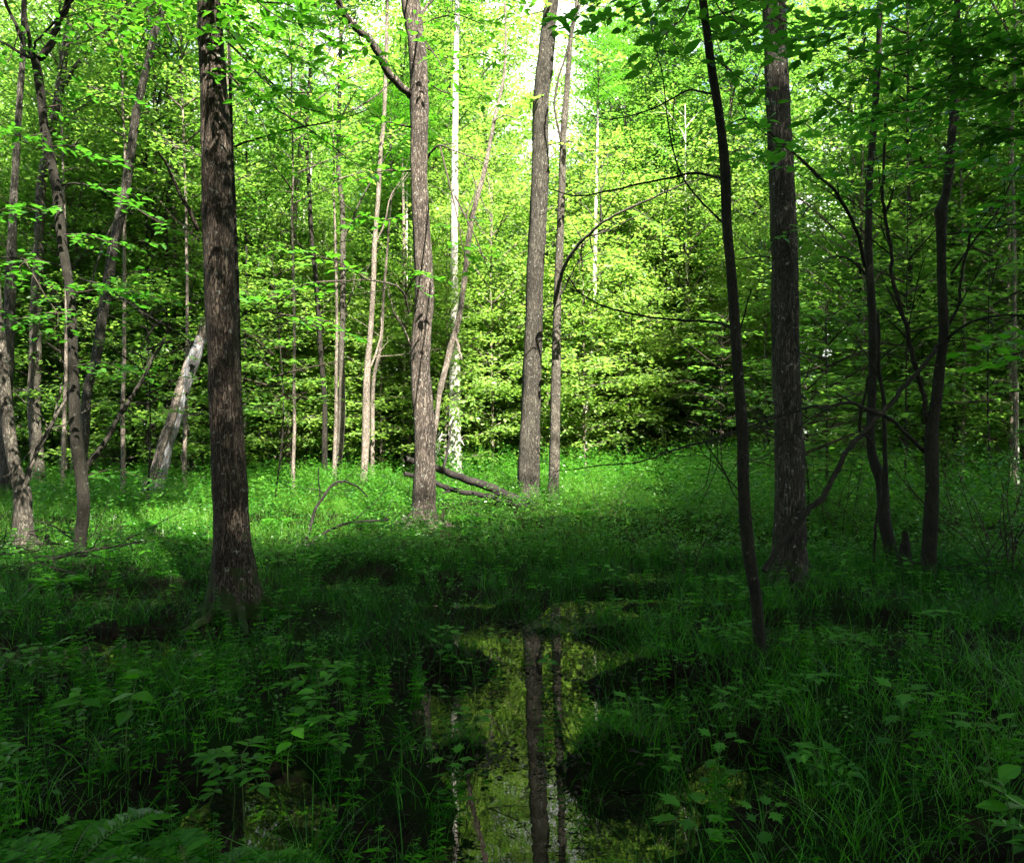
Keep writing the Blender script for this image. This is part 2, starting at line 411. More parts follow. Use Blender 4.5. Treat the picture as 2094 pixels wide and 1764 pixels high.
# ------------------------------------------------------------ crown prototypes
def crown_gen(rs, z0, z1, Rr, nb, ncl, nlf, size, droop=.03, base_slope=.25, rnd=False):
    """limbs and leaves of a crown as layered sprays of leaf clumps"""
    L_, T_ = Leaves(), Tubes()
    az = 0
    for i in range(nb):
        u = (i + rs.uniform(0, 1)) / nb
        h = z0 + (z1 - z0) * u
        az += 2.4 + rs.uniform(-.5, .5)
        prof = (1 - u) ** .7 * (.55 + .45 * min(1, u * 4)) + .12
        if rnd: prof = math.sin(math.pi * (.14 + .74 * u)) ** .6
        Lb = Rr * prof * rs.uniform(.55, 1.2)
        sl = base_slope + (.9 if rnd else .5) * u + rs.uniform(-.15, .25)
        if rnd: h -= sl * Lb * .3
        d = np.array([math.cos(az), math.sin(az), 0]); s_ = np.array([-d[1], d[0], 0])
        t = np.linspace(0, 1, 6)
        bend = rs.uniform(-.25, .25)
        pth = np.outer(t * Lb, d) + np.outer(bend * t * t * Lb, s_)
        pth[:, 2] = h + sl * t * Lb - droop * (t * Lb) ** 2 * 1.5 
        T_.add(pth, np.linspace(.012 + .008 * Lb, .004, 6), sides=4)
        nc = max(3, int(ncl * Lb / Rr))
        tt = rs.uniform(.15, 1.05, nc) ** .75
        lat = rs.normal(0, 1, nc) * .22 * Lb * (.35 + .65 * tt)
        cc = np.outer(tt * Lb, d) + np.outer(bend * tt * tt * Lb + lat, s_)
        cc[:, 2] = h + sl * tt * Lb - droop * (tt * Lb) ** 2 * 1.5 - np.abs(lat) * .12 + rs.normal(0, .07, nc)
        for k in range(0, nc, 2):
            q = np.interp(max(tt[k] - .2, 0), t, np.arange(6)); a = pth[int(q)]
            T_.add(np.array([a, (a + cc[k]) / 2 + [0, 0, .03], cc[k]]), [.006, .004, .002], sides=3)
        ctilt = rs.normal(0, .22, (nc, 3)); ctint = rs.uniform(.1, .9, nc)
        off = rs.normal(0, 1, (nc, nlf, 3)) * [.23, .23, .025]
        pos = (cc[:, None] + off).reshape(-1, 3)
        pos[:, 2] += (-off[..., 0] ** 2 - off[..., 1] ** 2).reshape(-1) * .6
        nrm = np.array([0, 0, 1.]) + np.repeat(ctilt, nlf, 0) + rs.normal(0, .26, (nc * nlf, 3))
        ax = off.reshape(-1, 3) + d * .1 + rs.normal(0, .1, (nc * nlf, 3)); ax[:, 2] -= .03
        L_.add(pos, ax, nrm, size * rs.uniform(.6, 1.15, nc * nlf), tint=np.clip(np.repeat(ctint, nlf) + rs.normal(0, .2, nc * nlf), 0, 1))
    return L_, T_

def proto_tree(seed, H, z0, Rr, nb, ncl, nlf, size, r0, bark, leafm, lean=.02, rnd=False):
    rs = np.random.RandomState(seed)
    t = np.linspace(0, 1, 14)
    pth = np.stack([np.cumsum(rs.normal(0, lean, 14)) * H / 12, np.cumsum(rs.normal(0, lean, 14)) * H / 12, t * H - .15], -1)
    T = Tubes(); T.add(pth, r0 * (1 - .85 * t) + .004, sides=8, rough=.08, rng=rs, flare=.5)
    L_, T_ = crown_gen(rs, z0, H, Rr, nb, ncl, nlf, size, rnd=rnd)
    # follow the stem's sway
    def sway(V):
        V = V.copy(); V[:, 0] += np.interp(V[:, 2], pth[:, 2], pth[:, 0]); V[:, 1] += np.interp(V[:, 2], pth[:, 2], pth[:, 1]); return V
    L_.V = [sway(v) for v in L_.V]; T_.V = [sway(v) for v in T_.V]
    root = bpy.data.objects.new("forest_tree", None); COL.objects.link(root)
    T.build("trunk", M[bark], root); T_.build("limbs", M[bark], root); L_.build("crown", M[leafm], root)
    return root

PROT = {
 'A': [proto_tree(21, 6.5, .5, 2.4, 32, 26, 10, .17, .035, 'bark_mid', 'leaf_far'),
       proto_tree(22, 5.0, .3, 2.0, 26, 24, 10, .16, .03, 'bark_dark', 'leaf_far'),
       proto_tree(23, 8.0, 1.0, 2.6, 36, 26, 12, .14, .045, 'bark_tan', 'leaf_far', rnd=True)],
 'P': [proto_tree(24, 7.5, .4, 2.6, 36, 28, 10, .18, .04, 'bark_tan', 'leaf_sun_toned'),
       proto_tree(25, 10, 1.0, 2.6, 40, 28, 12, .15, .05, 'bark_tan', 'leaf_sun_toned', rnd=True)],
 'B': [proto_tree(31, 13, 2.6, 3.4, 50, 34, 13, .16, .08, 'bark_mid', 'leaf_far', rnd=True),
       proto_tree(32, 15, 3.6, 3.4, 50, 34, 13, .16, .09, 'bark_grey', 'leaf_far', rnd=True),
       proto_tree(33, 11, 2.0, 3.0, 46, 34, 13, .15, .07, 'bark_tan', 'leaf_far', rnd=True)],
 'C': [proto_tree(41, 24, 5.0, 4.6, 70, 40, 14, .2, .15, 'bark_mid', 'leaf_far', rnd=True),
       proto_tree(42, 28, 8.0, 5.0, 70, 40, 14, .2, .17, 'bark_grey', 'leaf_far', rnd=True)],
 'D': [proto_tree(53, 13, 8.0, 1.5, 14, 14, 10, .14, .06, 'bark_pale', 'leaf_far', rnd=True),
       proto_tree(51, 12, 7.0, 1.7, 16, 16, 10, .14, .045, 'bark_tan', 'leaf_far', rnd=True),
       proto_tree(52, 14, 8.0, 1.8, 16, 16, 10, .14, .05, 'bark_dark', 'leaf_far', rnd=True)],
}
USED = set()
def plant(kind, i, x, y, s=1.0, rz=None, label='', group='', name='forest_tree', cat='tree', tilt=0):
    p = PROT[kind][i % len(PROT[kind])]
    if p.name in USED:
        o = copy_tree(p)
    else:
        o = p; USED.add(p.name)
    o.name = name
    USED.add(o.name) if o is p else None
    o.location = (x, y, float(gz(x, y)) - .02)
    o.rotation_euler = (tilt, 0, rz if rz is not None else rng.uniform(0, 6.28))
    o.scale = (s, s, s)
    tag(o, label, cat, group)
    return o

# crown-only prototypes for the big near trees (leaves + limbs), base at z 0
def crown_proto(seed, H, Rr, nb, ncl, nlf, size):
    rs = np.random.RandomState(seed)
    L_, T_ = crown_gen(rs, 0, H, Rr, nb, ncl, nlf, size, base_slope=.3, rnd=True)
    T_.add(np.array([[0, 0, -.3], [.1, 0, H * .5], [0, .1, H]]), [.09, .05, .01], sides=7)
    a = T_.build("limbs", M['bark_mid']); b = L_.build("crown", M['leaf_mid'])
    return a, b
CP = [crown_proto(61, 7, 3.4, 42, 32, 11, .16), crown_proto(62, 8, 3.8, 46, 32, 11, .16)]
CPU_ = [False, False]
def put_crown(parent, k, base, s=(1, 1, 1), rz=0):
    for o in CP[k]:
        c = o if not CPU_[k] else o.copy()
        if CPU_[k]: COL.objects.link(c)
        c.parent = parent; c.location = base; c.rotation_euler = (0, 0, rz); c.scale = s
    CPU_[k] = True

# ------------------------------------------------------------ hand-placed trunks
TREES = {}
def limb(parent, pts, d0, d1, w0, w1, mat, name='branch', seed=0, twigs=0, sides=6, ori=None):
    """a branch given as photo points, running from depth d0 to d1"""
    rs = np.random.RandomState(seed + int(abs(pts[0][0])) + int(abs(pts[0][1])))
    n = len(pts)
    ds = np.linspace(d0, d1, n)
    P3 = smooth_path([P(a, b, d) for (a, b), d in zip(pts, ds)], 5)
    k = len(P3)
    ww = np.linspace(w0, w1, k) / 2 / FPX * np.linspace(d0, d1, k)
    kk = np.cumsum(rs.normal(0, 1, (k, 3)), 0); kk -= np.outer(np.linspace(0, 1, k), kk[-1]); kk *= np.minimum(1, np.arange(k) / 3)[:, None]
    P3 += kk * min(ww.mean() * .4, .007) + rs.normal(0, 1, (k, 3)) * ww[:, None] * .1 * (np.arange(k) > 0)[:, None]
    T = Tubes(); T.add(P3, ww, sides=sides, rough=.08, rng=rs)
    for _ in range(twigs):
        i = rs.randint(k // 3, k - 1)
        L0 = rs.uniform(.15, .5) * d0 / 8
        dirv = unit(P3[min(i + 1, k - 1)] - P3[i]) + rs.normal(0, .7, 3)
        dirv = unit(dirv); q = [P3[i]]
        for s in range(4):
            dirv = unit(dirv + rs.normal(0, .25, 3) + [0, 0, .08]); q.append(q[-1] + dirv * L0 / 2)
        T.add(np.array(q), np.linspace(max(ww[i] * .5, .002), .0015, 5), sides=4)
    V0 = ori if ori is not None else np.zeros(3)
    T.V = [v - V0 for v in T.V]
    return T.build(name, M[mat], parent), P3

def tree(name, label, pts, mat, d=None, ext=8.0, branches=(), cat='tree', crown=None, group=None, flare=.5, sides=14, dtop=None, wild=1.0):
    """pts: (px, py, width px) from base up, in photo units"""
    if d is None: d = dbase(pts[0][1])
    rs = np.random.RandomState(int(pts[0][0]) + 7)
    n = len(pts)
    ys = np.array([p[1] for p in pts], float)
    dd = np.full(n, float(d)) if dtop is None else np.interp(-ys, [-ys[0], -ys[-1]], [d, dtop])
    P3 = np.array([P(a, b, q) for (a, b, _), q in zip(pts, dd)])
    W = np.array([p[2] for p in pts], float) / 2 / FPX * dd
    base = P3[0].copy(); base[2] = float(gz(base[0], base[1]))
    A = np.hstack([P3, W[:, None]])
    lowp = A[0].copy(); lowp[2] = min(lowp[2], base[2]) - .12; lowp[3] *= 1.1
    A = np.vstack([lowp, A])
    if ext > 0:
        dirv = unit(A[-1, :3] - A[-3, :3]); dirv = unit(dirv + [0, 0, .5])
        nn = 3
        for k in range(1, nn + 1):
            q = A[-1].copy(); q[:3] += dirv * ext / nn; q[3] *= .82 if k < nn else .6; A = np.vstack([A, q])
    S = smooth_path(A, 5)
    o = thing(name, label, cat, tuple(base), group=group)
    T = Tubes(); T.V = []
    sp = S[:, :3] - base
    T.add(sp, np.maximum(S[:, 3], .004), sides=sides, rough=.07 * wild, rng=rs, flare=flare)
    if flare >= .5 and d < 14 and W[0] > .08:
        nr_ = 6
        for q_ in range(nr_):
            a_ = q_ * 6.283 / nr_ + rs.uniform(-.4, .4); dv_ = np.array([math.cos(a_), math.sin(a_), 0]); Lr = rs.uniform(1.6, 3.0) * W[1]; r_ = W[2]
            z_ = rs.uniform(.12, .3)
            T.add(np.array([dv_ * r_ * .3 + [0, 0, z_ + .12], dv_ * r_ * .8 + [0, 0, z_ * .6], dv_ * (r_ + Lr * .35) + [0, 0, z_ * .2], dv_ * (r_ + Lr * .7) + [0, 0, 0.0], dv_ * (r_ + Lr) + [0, 0, -.06]]), np.array([.42, .38, .26, .17, .08]) * r_, sides=8, rough=.15, rng=rs)
    T.build("trunk", M[mat], o)
    for br in branches:
        bp, d0, d1, w0, w1 = br[:5]
        limb(o, bp, d0 or d, d1 or d, w0, w1, mat, twigs=br[5] if len(br) > 5 else 0, ori=base)
    if crown:
        k, h, s = crown[:3]
        # the trunk position at height h
        zz = S[:, 2]; i = int(np.argmin(np.abs(zz - h)))
        put_crown(o, k, tuple(S[i, :3] - base), (s, s, crown[3] if len(crown) > 3 else s), rs.uniform(0, 6.28))
    TREES[label] = (o, S, base)
    return o, base

t1, t1b = tree("elm_tree", "thick brown trunk with lichen patches, nearest and largest trunk in the left half",
  [(480, 1275, 92), (478, 1200, 84), (474, 1100, 73), (471, 1000, 68), (463, 850, 65), (456, 700, 62), (449, 550, 62), (443, 400, 60), (441, 300, 58), (438, 200, 55), (433, 100, 50), (428, 0, 46), (420, -120, 42)],
  'bark_brown', branches=[([(405, 470), (385, 430), (355, 370), (335, 330), (323, 310)], 6.3, 5.8, 9, 4), ([(407, 492), (380, 466), (350, 440), (320, 400)], 6.3, 6.6, 4, 2)],
  ext=9, crown=(0, 11, .4), sides=28)
sap, sapb = tree("ash_sapling", "thin dark sapling standing tight against the right edge of the thickest left trunk",
  [(505, 1230, 10), (498, 1050, 9), (490, 800, 9), (487, 640, 8), (480, 450, 8), (474, 300, 7), (470, 150, 6), (466, 0, 5)], 'bark_dark', d=6.75, ext=2,
  branches=[([(480, 300), (510, 288), (600, 265), (680, 248), (750, 225)], 6.75, 6, 5, 2, 4), ([(489, 650), (520, 630), (548, 600)], 6.75, 6.5, 3, 1.5, 3)])
t2, t2b = tree("ash_tree", "brown trunk left of centre with rusty flared base and a dark limb rising left",
  [(862, 1090, 60), (864, 1068, 52), (866, 1047, 48), (868, 994, 45), (868, 889, 43), (862, 800, 42), (860, 748, 41), (863, 680, 40), (868, 608, 39), (863, 500, 37), (857, 351, 34), (858, 211, 38), (853, 105, 36), (838, 0, 38), (825, -100, 34)],
  'bark_red', branches=[([(845, 200), (834, 188), (798, 148), (763, 84), (718, 39), (693, 0), (670, -60)], 12, 10.5, 19, 12), ([(802, 165), (760, 200), (720, 225), (679, 242)], 11.6, 11, 4, 2, 3),
   ([(873, 326), (885, 308), (900, 298), (930, 305), (985, 334), (1000, 360)], 12, 11.2, 5, 2, 5), ([(850, 60), (862, 30), (880, 5), (905, -20)], 12, 12.4, 8, 5), ([(730, 45), (708, 55), (695, 70), (679, 84), (660, 130)], 11, 10.6, 5, 2, 3),
   ([(836, 640), (826, 600), (800, 580), (750, 572), (700, 574), (640, 578), (560, 600)], 11.9, 10.4, 5, 2, 5), ([(846, 720), (836, 690), (822, 660), (805, 640), (795, 600)], 11.9, 11.5, 5, 2, 3)],
  ext=8, crown=(1, 12, .5), sides=20)
t3, t3b = tree("maple_tree", "tall grey trunk right of centre with fallen poles ending at its foot",
  [(1082, 1030, 54), (1081, 1010, 50), (1080, 994, 46), (1082, 940, 44), (1084, 889, 42), (1087, 800, 40), (1088, 748, 39), (1093, 620, 35), (1096, 527, 36), (1100, 440, 36), (1105, 351, 36), (1106, 211, 33), (1114, 130, 34), (1124, 40, 29), (1129, 0, 27), (1135, -80, 25)],
  'bark_grey', d=17, ext=7, crown=(0, 15, .5), sides=20, flare=.2)
t4, t4b = tree("maple_tree", "slim dark trunk just right of the tall grey trunk, with a long arching branch",
  [(1131, 1030, 25), (1132, 1000, 23), (1133, 959, 22), (1135, 854, 21), (1138, 713, 19), (1140, 600, 16), (1143, 540, 17), (1148, 422, 15), (1152, 281, 14), (1160, 176, 12), (1168, 70, 9), (1181, 0, 9)],
  'bark_mid', d=16.6, ext=5, flare=.15, crown=(1, 13, .45), branches=[
   ([(1134, 620), (1143, 576), (1157, 534), (1189, 492), (1227, 460), (1277, 432), (1347, 401), (1414, 369)], 16.5, 14, 9, 3, 10),
   ([(1227, 460), (1231, 429), (1227, 397), (1241, 355)], 16, 15.8, 5, 2, 4),
   ([(1147, 290), (1131, 225), (1139, 176), (1160, 105), (1171, 63), (1190, 0)], 16.6, 16.2, 5, 4),
   ([(1148, 600), (1170, 560), (1180, 540), (1205, 520), (1240, 500)], 16.5, 16, 4, 1.5, 5)])
t5, t5b = tree("young_maple", "slender blackish trunk leaning left, sunlit orange patch near its foot, nearest trunk at right",
  [(1562, 1392, 26), (1557, 1344, 24), (1552, 1292, 24), (1546, 1221, 23), (1536, 1160, 25), (1528, 1100, 25), (1520, 994, 24), (1518, 889, 23), (1510, 783, 22), (1504, 678, 21), (1497, 573, 20), (1493, 527, 20), (1487, 457, 20), (1483, 351, 20), (1472, 246, 18), (1455, 141, 17), (1446, 70, 17), (1437, 0, 16), (1425, -120, 14)],
  'bark_dark', ext=3, crown=(0, 6.4, .14), flare=.15, branches=[
   ([(1493, 668), (1470, 655), (1415, 653), (1329, 645), (1241, 625), (1189, 597), (1157, 560)], 4.9, 5.6, 6, 2.5, 7),
   ([(1480, 375), (1465, 362), (1421, 352), (1358, 367), (1277, 383), (1200, 400), (1160, 398), (1120, 385)], 4.9, 5.8, 6, 2, 7),
   ([(1455, 192), (1411, 186), (1379, 200), (1330, 222), (1277, 238), (1241, 242), (1210, 235)], 4.9, 5.6, 4.5, 2, 5),
   ([(1478, 455), (1430, 410), (1390, 350), (1370, 280), (1355, 160), (1340, 100), (1325, 20)], 4.9, 5.2, 4, 2, 2),
   ([(1508, 690), (1518, 660), (1530, 610), (1538, 590)], 4.9, 4.7, 4, 2, 1),
   ([(1512, 530), (1560, 525), (1620, 532), (1660, 515)], 4.9, 5.6, 3, 1.5, 3),
   ([(1524, 1010), (1500, 990), (1470, 955), (1440, 930), (1425, 900)], 4.9, 4.6, 3, 1.5, 5)])
t6, t6b = tree("maple_tree", "thick grey trunk with finely ridged bark at right, the leaning dead pole crossing its foot",
  [(1612, 1205, 88), (1614, 1153, 72), (1616, 1100, 65), (1615, 1030, 62), (1612, 889, 57), (1607, 748, 54), (1605, 600, 54), (1605, 527, 53), (1598, 351, 50), (1588, 176, 47), (1585, 60, 46), (1583, 0, 45), (1580, -120, 43)],
  'bark_grey', ext=8, crown=(1, 13, .25), sides=26, branches=[([(1630, 820), (1690, 840), (1720, 826)], 7.6, 7, 3, 1.5, 3)])
t7, t7b = tree("young_elm", "dark crooked stem at right with a low elbow, thinner stem climbing beside it",
  [(1828, 1165, 24), (1818, 1110, 24), (1808, 1065, 24), (1804, 1000, 25), (1800, 975, 24), (1786, 940, 19), (1780, 889, 17), (1784, 783, 17), (1785, 678, 17), (1779, 573, 16), (1776, 527, 17), (1776, 457, 14), (1779, 351, 13), (1788, 246, 13), (1797, 105, 12), (1799, 0, 10), (1800, -60, 9)],
  'bark_dark', ext=3, crown=None, flare=.2, branches=[
   ([(1811, 985), (1810, 924), (1806, 819), (1799, 731), (1796, 643)], 8.6, 8.4, 10, 6, 2),
   ([(1802, 960), (1795, 1040), (1790, 1100), (1785, 1165)][::-1], 8.4, 8.5, 6, 5),
   ([(1769, 545), (1755, 492), (1738, 450), (1710, 401), (1674, 366), (1646, 337), (1600, 299), (1534, 251), (1487, 256)], 8.6, 6.6, 8, 2.5, 10),
   ([(1780, 900), (1759, 882), (1762, 836), (1768, 784), (1776, 769)], 8.6, 8.4, 8, 4),
   ([(1770, 560), (1740, 530), (1715, 522), (1690, 530), (1670, 540)], 8.6, 8, 5, 2, 4),
   ([(1790, 740), (1830, 710), (1850, 690), (1880, 560), (1895, 520)], 8.6, 8, 3, 1.5, 4)])
t8, t8b = tree("young_elm", "dark stem with a swollen burl high up, right of the crooked stem and forking low",
  [(1893, 1185, 34), (1897, 1160, 30), (1902, 1100, 28), (1906, 994, 27), (1904, 889, 26), (1914, 819, 22), (1922, 748, 20), (1930, 678, 19), (1926, 573, 18), (1925, 500, 18), (1925, 450, 22), (1924, 432, 25), (1930, 410, 18), (1936, 387, 16), (1943, 316, 17), (1951, 211, 15), (1955, 105, 13), (1958, 0, 12), (1960, -60, 11)],
  'bark_dark', ext=3, crown=None, flare=.2, branches=[
   ([(1899, 880), (1896, 864), (1882, 801), (1873, 755), (1861, 696), (1847, 643), (1831, 573), (1829, 527), (1822, 457), (1813, 387), (1810, 316), (1812, 240)], 8.2, 7.6, 11, 5, 8),
   ([(1938, 700), (1941, 671), (1963, 625), (1970, 573), (1985, 500), (1990, 470)], 8.2, 8, 7, 4, 3),
   ([(1938, 700), (1950, 685), (1991, 657), (2061, 646), (2110, 648)], 8.2, 7.4, 6, 4, 5),
   ([(1945, 560), (1985, 500), (2040, 430), (2070, 365)], 8.2, 7.8, 5, 2, 5),
   ([(1892, 925), (1850, 885), (1808, 850), (1762, 833), (1710, 805)], 8.2, 7.6, 8, 4, 4),
   ([(1936, 480), (1990, 472), (2060, 462), (2110, 455)], 8.2, 7, 4, 2.5, 4),
   ([(1948, 270), (1970, 200), (1990, 130), (2000, 100)], 8.2, 8, 6, 3, 2),
   ([(1930, 750), (1880, 745), (1800, 720), (1700, 720)], 8.2, 7.6, 3, 1.5, 6)])
# left-hand trees
la, lab = tree("young_elm", "blackish stem at far left whose top splits into five dark forks like a hand",
  [(162, 1160, 26), (165, 1100, 23), (172, 1030, 24), (165, 959, 24), (155, 889, 24), (151, 784, 20), (148, 678, 18), (144, 598, 17), (132, 527, 18), (123, 457, 19), (116, 387, 19), (102, 316, 18), (91, 264, 17), (83, 193, 17), (74, 134, 17), (68, 116, 14)],
  'bark_dark', ext=0, flare=.3, crown=None, branches=[ ([(137, 0), (170, -150), (200, -300), (215, -420)], 8.8, 8.8, 11, 8), 
   ([(70, 124), (88, 105), (105, 74), (123, 35), (137, 0), (155, -70)], 8.9, 8.8, 15, 11), ([(68, 118), (62, 95), (55, 50), (48, 0), (42, -60)], 8.9, 8.9, 9, 7),
   ([(67, 116), (61, 105), (39, 60), (10, 0), (0, -30)], 8.9, 9.2, 8, 6), ([(66, 118), (56, 112), (25, 96), (-10, 78)], 8.9, 9, 7, 5), ([(69, 118), (74, 88), (105, 56), (158, 0), (180, -30)], 8.9, 8.4, 5, 4),
   ([(170, 975), (179, 952), (211, 910), (246, 840), (274, 791), (309, 731), (337, 692)], 8.9, 9.6, 13, 5, 3), ([(125, 380), (150, 373), (190, 380), (240, 400), (300, 440)], 8.9, 8.3, 4, 2, 4),
   ([(136, 545), (100, 538), (50, 530), (0, 526)], 8.9, 8.4, 4, 3, 3), ([(165, 570), (215, 590), (290, 640), (360, 680), (400, 710)], 8.9, 7.6, 4, 2.5, 4)])
put_crown(la, 1, (.3, .1, 8.0), (1, 1, 1), 2.0)
tree("forest_tree", "pale brown trunk behind the forked stem at far left, with a bough rising right",
  [(76, 985, 30), (75, 924, 25), (70, 819, 24), (72, 713, 23), (74, 608, 21), (77, 545, 19), (81, 457, 18), (84, 387, 18), (95, 316, 17), (109, 246, 16), (123, 176, 16), (135, 88, 14), (148, 21, 13), (155, -40, 12)],
  'bark_mid', d=20, ext=6, crown=(0, 13, .7), branches=[([(133, 175), (150, 140), (176, 112), (218, 63), (274, 10), (300, -40)], 20, 20, 9, 6, 4)])
tree("forest_tree", "straight grey trunk at the left edge, leaning slightly right toward its top",
  [(12, 960, 24), (15, 780, 22), (18, 680, 21), (21, 598, 20), (26, 457, 16), (33, 316, 13), (40, 211, 12), (46, 123, 11), (49, 18, 10)], 'bark_grey', d=16, ext=5, crown=(1, 11, .6))
tree("forest_tree", "short dark trunk at left edge with crooked low fork beside the twig pile",
  [(47, 1135, 38), (47, 1082, 34), (46, 1010, 32), (36, 975, 26), (28, 942, 24), (18, 871, 24), (10, 784, 20), (3, 696, 16), (-6, 600, 14)], 'bark_mid', ext=5, crown=(0, 7.6, .6), branches=[
   ([(50, 1000), (55, 965), (75, 925), (105, 865), (135, 810), (145, 790)], 9.7, 9.7, 12, 4, 4), ([(75, 925), (100, 885), (112, 850), (120, 800), (130, 770)], 9.7, 9.9, 7, 3, 3)])
tree("forest_tree", "grey trunk leaning right across the upper left, narrow fork near the top",
  [(166, 985, 16), (170, 930, 16), (174, 889, 17), (179, 801, 18), (197, 731, 20), (207, 660, 20), (218, 598, 20), (232, 510, 20), (250, 422, 19), (267, 316, 17), (281, 218, 16), (302, 130, 14), (316, 70, 13), (341, 0, 12), (360, -50, 11)],
  'bark_grey', d=17, ext=4, crown=(0, 12, .6), branches=[([(314, 75), (306, 50), (302, 20), (299, -20)], 17, 17, 7, 5), ([(240, 440), (225, 470), (205, 520), (180, 600)][::-1], 16, 17, 3, 4, 4)])
tree("forest_tree", "smooth grey upright trunk between the leaning grey trunk and the dead snag",
  [(268, 945, 30), (266, 924, 29), (263, 818, 26), (260, 713, 23), (258, 573, 22), (258, 492, 19), (257, 316, 16), (255, 150, 14), (252, 0, 13)], 'bark_grey', d=26, ext=4, crown=(1, 15, .7))
tree("forest_tree", "dark narrow trunk directly left of the smooth grey upright trunk", [(240, 940, 18), (236, 819, 18), (234, 660, 17), (232, 560, 14), (228, 400, 11)], 'bark_dark', d=27, ext=5, crown=(0, 12, .6))
tree("forest_tree", "sun-bleached pale trunk standing far back at left behind the leaning grey trunk",
  [(200, 935, 22), (207, 870, 22), (213, 820, 20), (205, 700, 18), (200, 560, 17), (198, 400, 15), (196, 250, 13), (190, 100, 12)], 'bark_pale', d=30, ext=4, crown=(1, 17, .6))
tree("forest_tree", "thin dark sapling with a kink, just left of the thickest left trunk",
  [(345, 950, 10), (343, 800, 10), (343, 573, 9), (338, 457, 9), (352, 340, 8), (345, 211, 8), (335, 60, 7), (335, -10, 6)], 'bark_dark', d=22, ext=3, crown=(0, 12, .4))
tree("forest_tree", "slim pale-barked sapling right of the kinked dark sapling",
  [(374, 950, 8), (370, 800, 8), (360, 573, 7), (358, 400, 7), (360, 320, 7), (367, 246, 7), (369, 141, 7), (380, 0, 6)], 'bark_mid', d=23, ext=3, crown=(1, 12, .4), branches=[([(366, 200), (380, 170), (395, 130), (410, 100)], 23, 23, 4, 2, 2)])

# leaning snag, bare wood
sn = thing("dead_snag", "leaning broken trunk of bare silvery wood with rust streaks and woodpecker holes", "dead tree", tuple(P(310, 1003, 18)))
snb = P(310, 1003, 18)
S = smooth_path([[*P(a, b, 18), c / 2 / FPX * 18] for a, b, c in [(300, 1020, 44), (316, 990, 38), (327, 960, 33), (340, 907, 30), (359, 854, 28), (376, 790, 27), (397, 731, 26), (412, 690, 22)]], 4)
T = Tubes(); T.add(S[:, :3] - snb, S[:, 3], sides=16, rough=.08, rng=np.random.RandomState(3)); T.build("trunk", M['deadwood'], sn)
T = Tubes(); rs = np.random.RandomState(8)
for k in range(11):
    a = rs.uniform(0, 6.28); q = S[-1, :3] - snb + [math.cos(a) * .09, math.sin(a) * .09, -.05]
    T.add(np.array([q, q + [.02, 0, rs.uniform(.1, .3)], q + [.05, 0, rs.uniform(.3, .45)]]), [.035, .02, .004], sides=5)
T.build("splintered_top", M['bark_tan'], sn)
T = Tubes()
for (a, b) in ((397, 750), (388, 808)):
    q = P(a, b, 18) + [0.02, -.2, 0] - snb; T.add(np.array([q, q + [0, .08, 0]]), [.045, .045], sides=10)
T.build("woodpecker_hole", M['bark_dark'], sn)
T = Tubes()
for k in range(5):
    a = -2.6 + k * .3; pth = []
    for i in range(2 + k, len(S) - 4 - k, 1):
        pth.append(S[i, :3] - snb + np.array([math.cos(a), math.sin(a), 0]) * S[i, 3] * 1.0)
    T.add(np.array(pth), np.full(len(pth), .025 + .006 * k), sides=5, rough=.3, rng=rs)
T.build("bark_strip", M['bark_tan'], sn)

# middle distance trunks left of the ash
tree("forest_tree", "light brown trunk left of centre, sunlit low down, first of the row behind the grass", [(588, 972, 18), (588, 895, 16), (585, 802, 14), (588, 686, 12), (597, 547, 12), (602, 431, 12), (611, 338, 12), (618, 269, 11), (616, 120, 10), (612, 0, 9)], 'bark_tan', d=26, ext=4, crown=(0, 15, .6))
tree("forest_tree", "thin near-black trunk left of centre with short crooked side twigs", [(671, 990, 13), (664, 941, 12), (664, 825, 10), (655, 709, 10), (648, 593, 10), (641, 524, 9), (634, 431, 9), (630, 338, 8), (627, 268, 8), (636, 120, 7), (640, 0, 6)], 'bark_dark', d=22, ext=3, crown=(1, 12, .4),
  branches=[([(641, 530), (615, 505), (600, 480), (580, 470)], 22, 22, 4, 2, 4), ([(655, 690), (640, 660), (620, 650), (590, 652)], 22, 21.5, 5, 2, 3), ([(648, 545), (665, 525), (680, 500), (720, 490)], 22, 22, 3, 2, 4)])
tree("forest_tree", "dark trunk pale and mottled at its foot, right of the thin near-black trunk", [(686, 985, 20), (690, 950, 18), (697, 871, 17), (699, 792, 13), (699, 709, 12), (701, 616, 12), (701, 477, 11), (699, 408, 10), (692, 347, 9), (695, 150, 8), (700, 0, 8)], 'bark_mid', d=23, ext=4, crown=(0, 13, .5),
  branches=[([(703, 490), (711, 468), (736, 408), (778, 338), (810, 280)], 23, 23, 5, 3, 4), ([(702, 640), (720, 600), (725, 560)], 23, 23, 4, 2, 3)])
tree("forest_tree", "pinkish tan trunk close left of the ash, dappled with sun over its lower half", [(743, 1003, 16), (745, 960, 15), (748, 895, 16), (750, 779, 14), (757, 686, 11), (764, 570, 10), (766, 500, 10), (773, 408, 9), (778, 315, 9), (785, 245, 8), (790, 100, 8), (792, 0, 7)], 'bark_tan', d=20.5, ext=4, crown=(1, 13, .5),
  branches=[([(766, 500), (785, 455), (800, 400), (840, 345)], 20.5, 20.5, 4, 2, 3), ([(752, 760), (766, 730), (778, 690), (780, 650)], 20.5, 20.8, 5, 3, 3)])
tree("forest_tree", "narrow pale stem behind the grass between the light brown and near-black trunks", [(625, 948, 9), (627, 802, 7), (632, 663, 6), (634, 500, 5)], 'bark_pale', d=29, ext=4, crown=(0, 12, .4), sides=8)
tree("dead_snag", "short pale broken stem far left of the light brown trunk at the grass edge", [(551, 938, 7), (551, 890, 6), (550, 848, 6)], 'bark_pale', d=30, ext=0, sides=8, cat='dead tree')
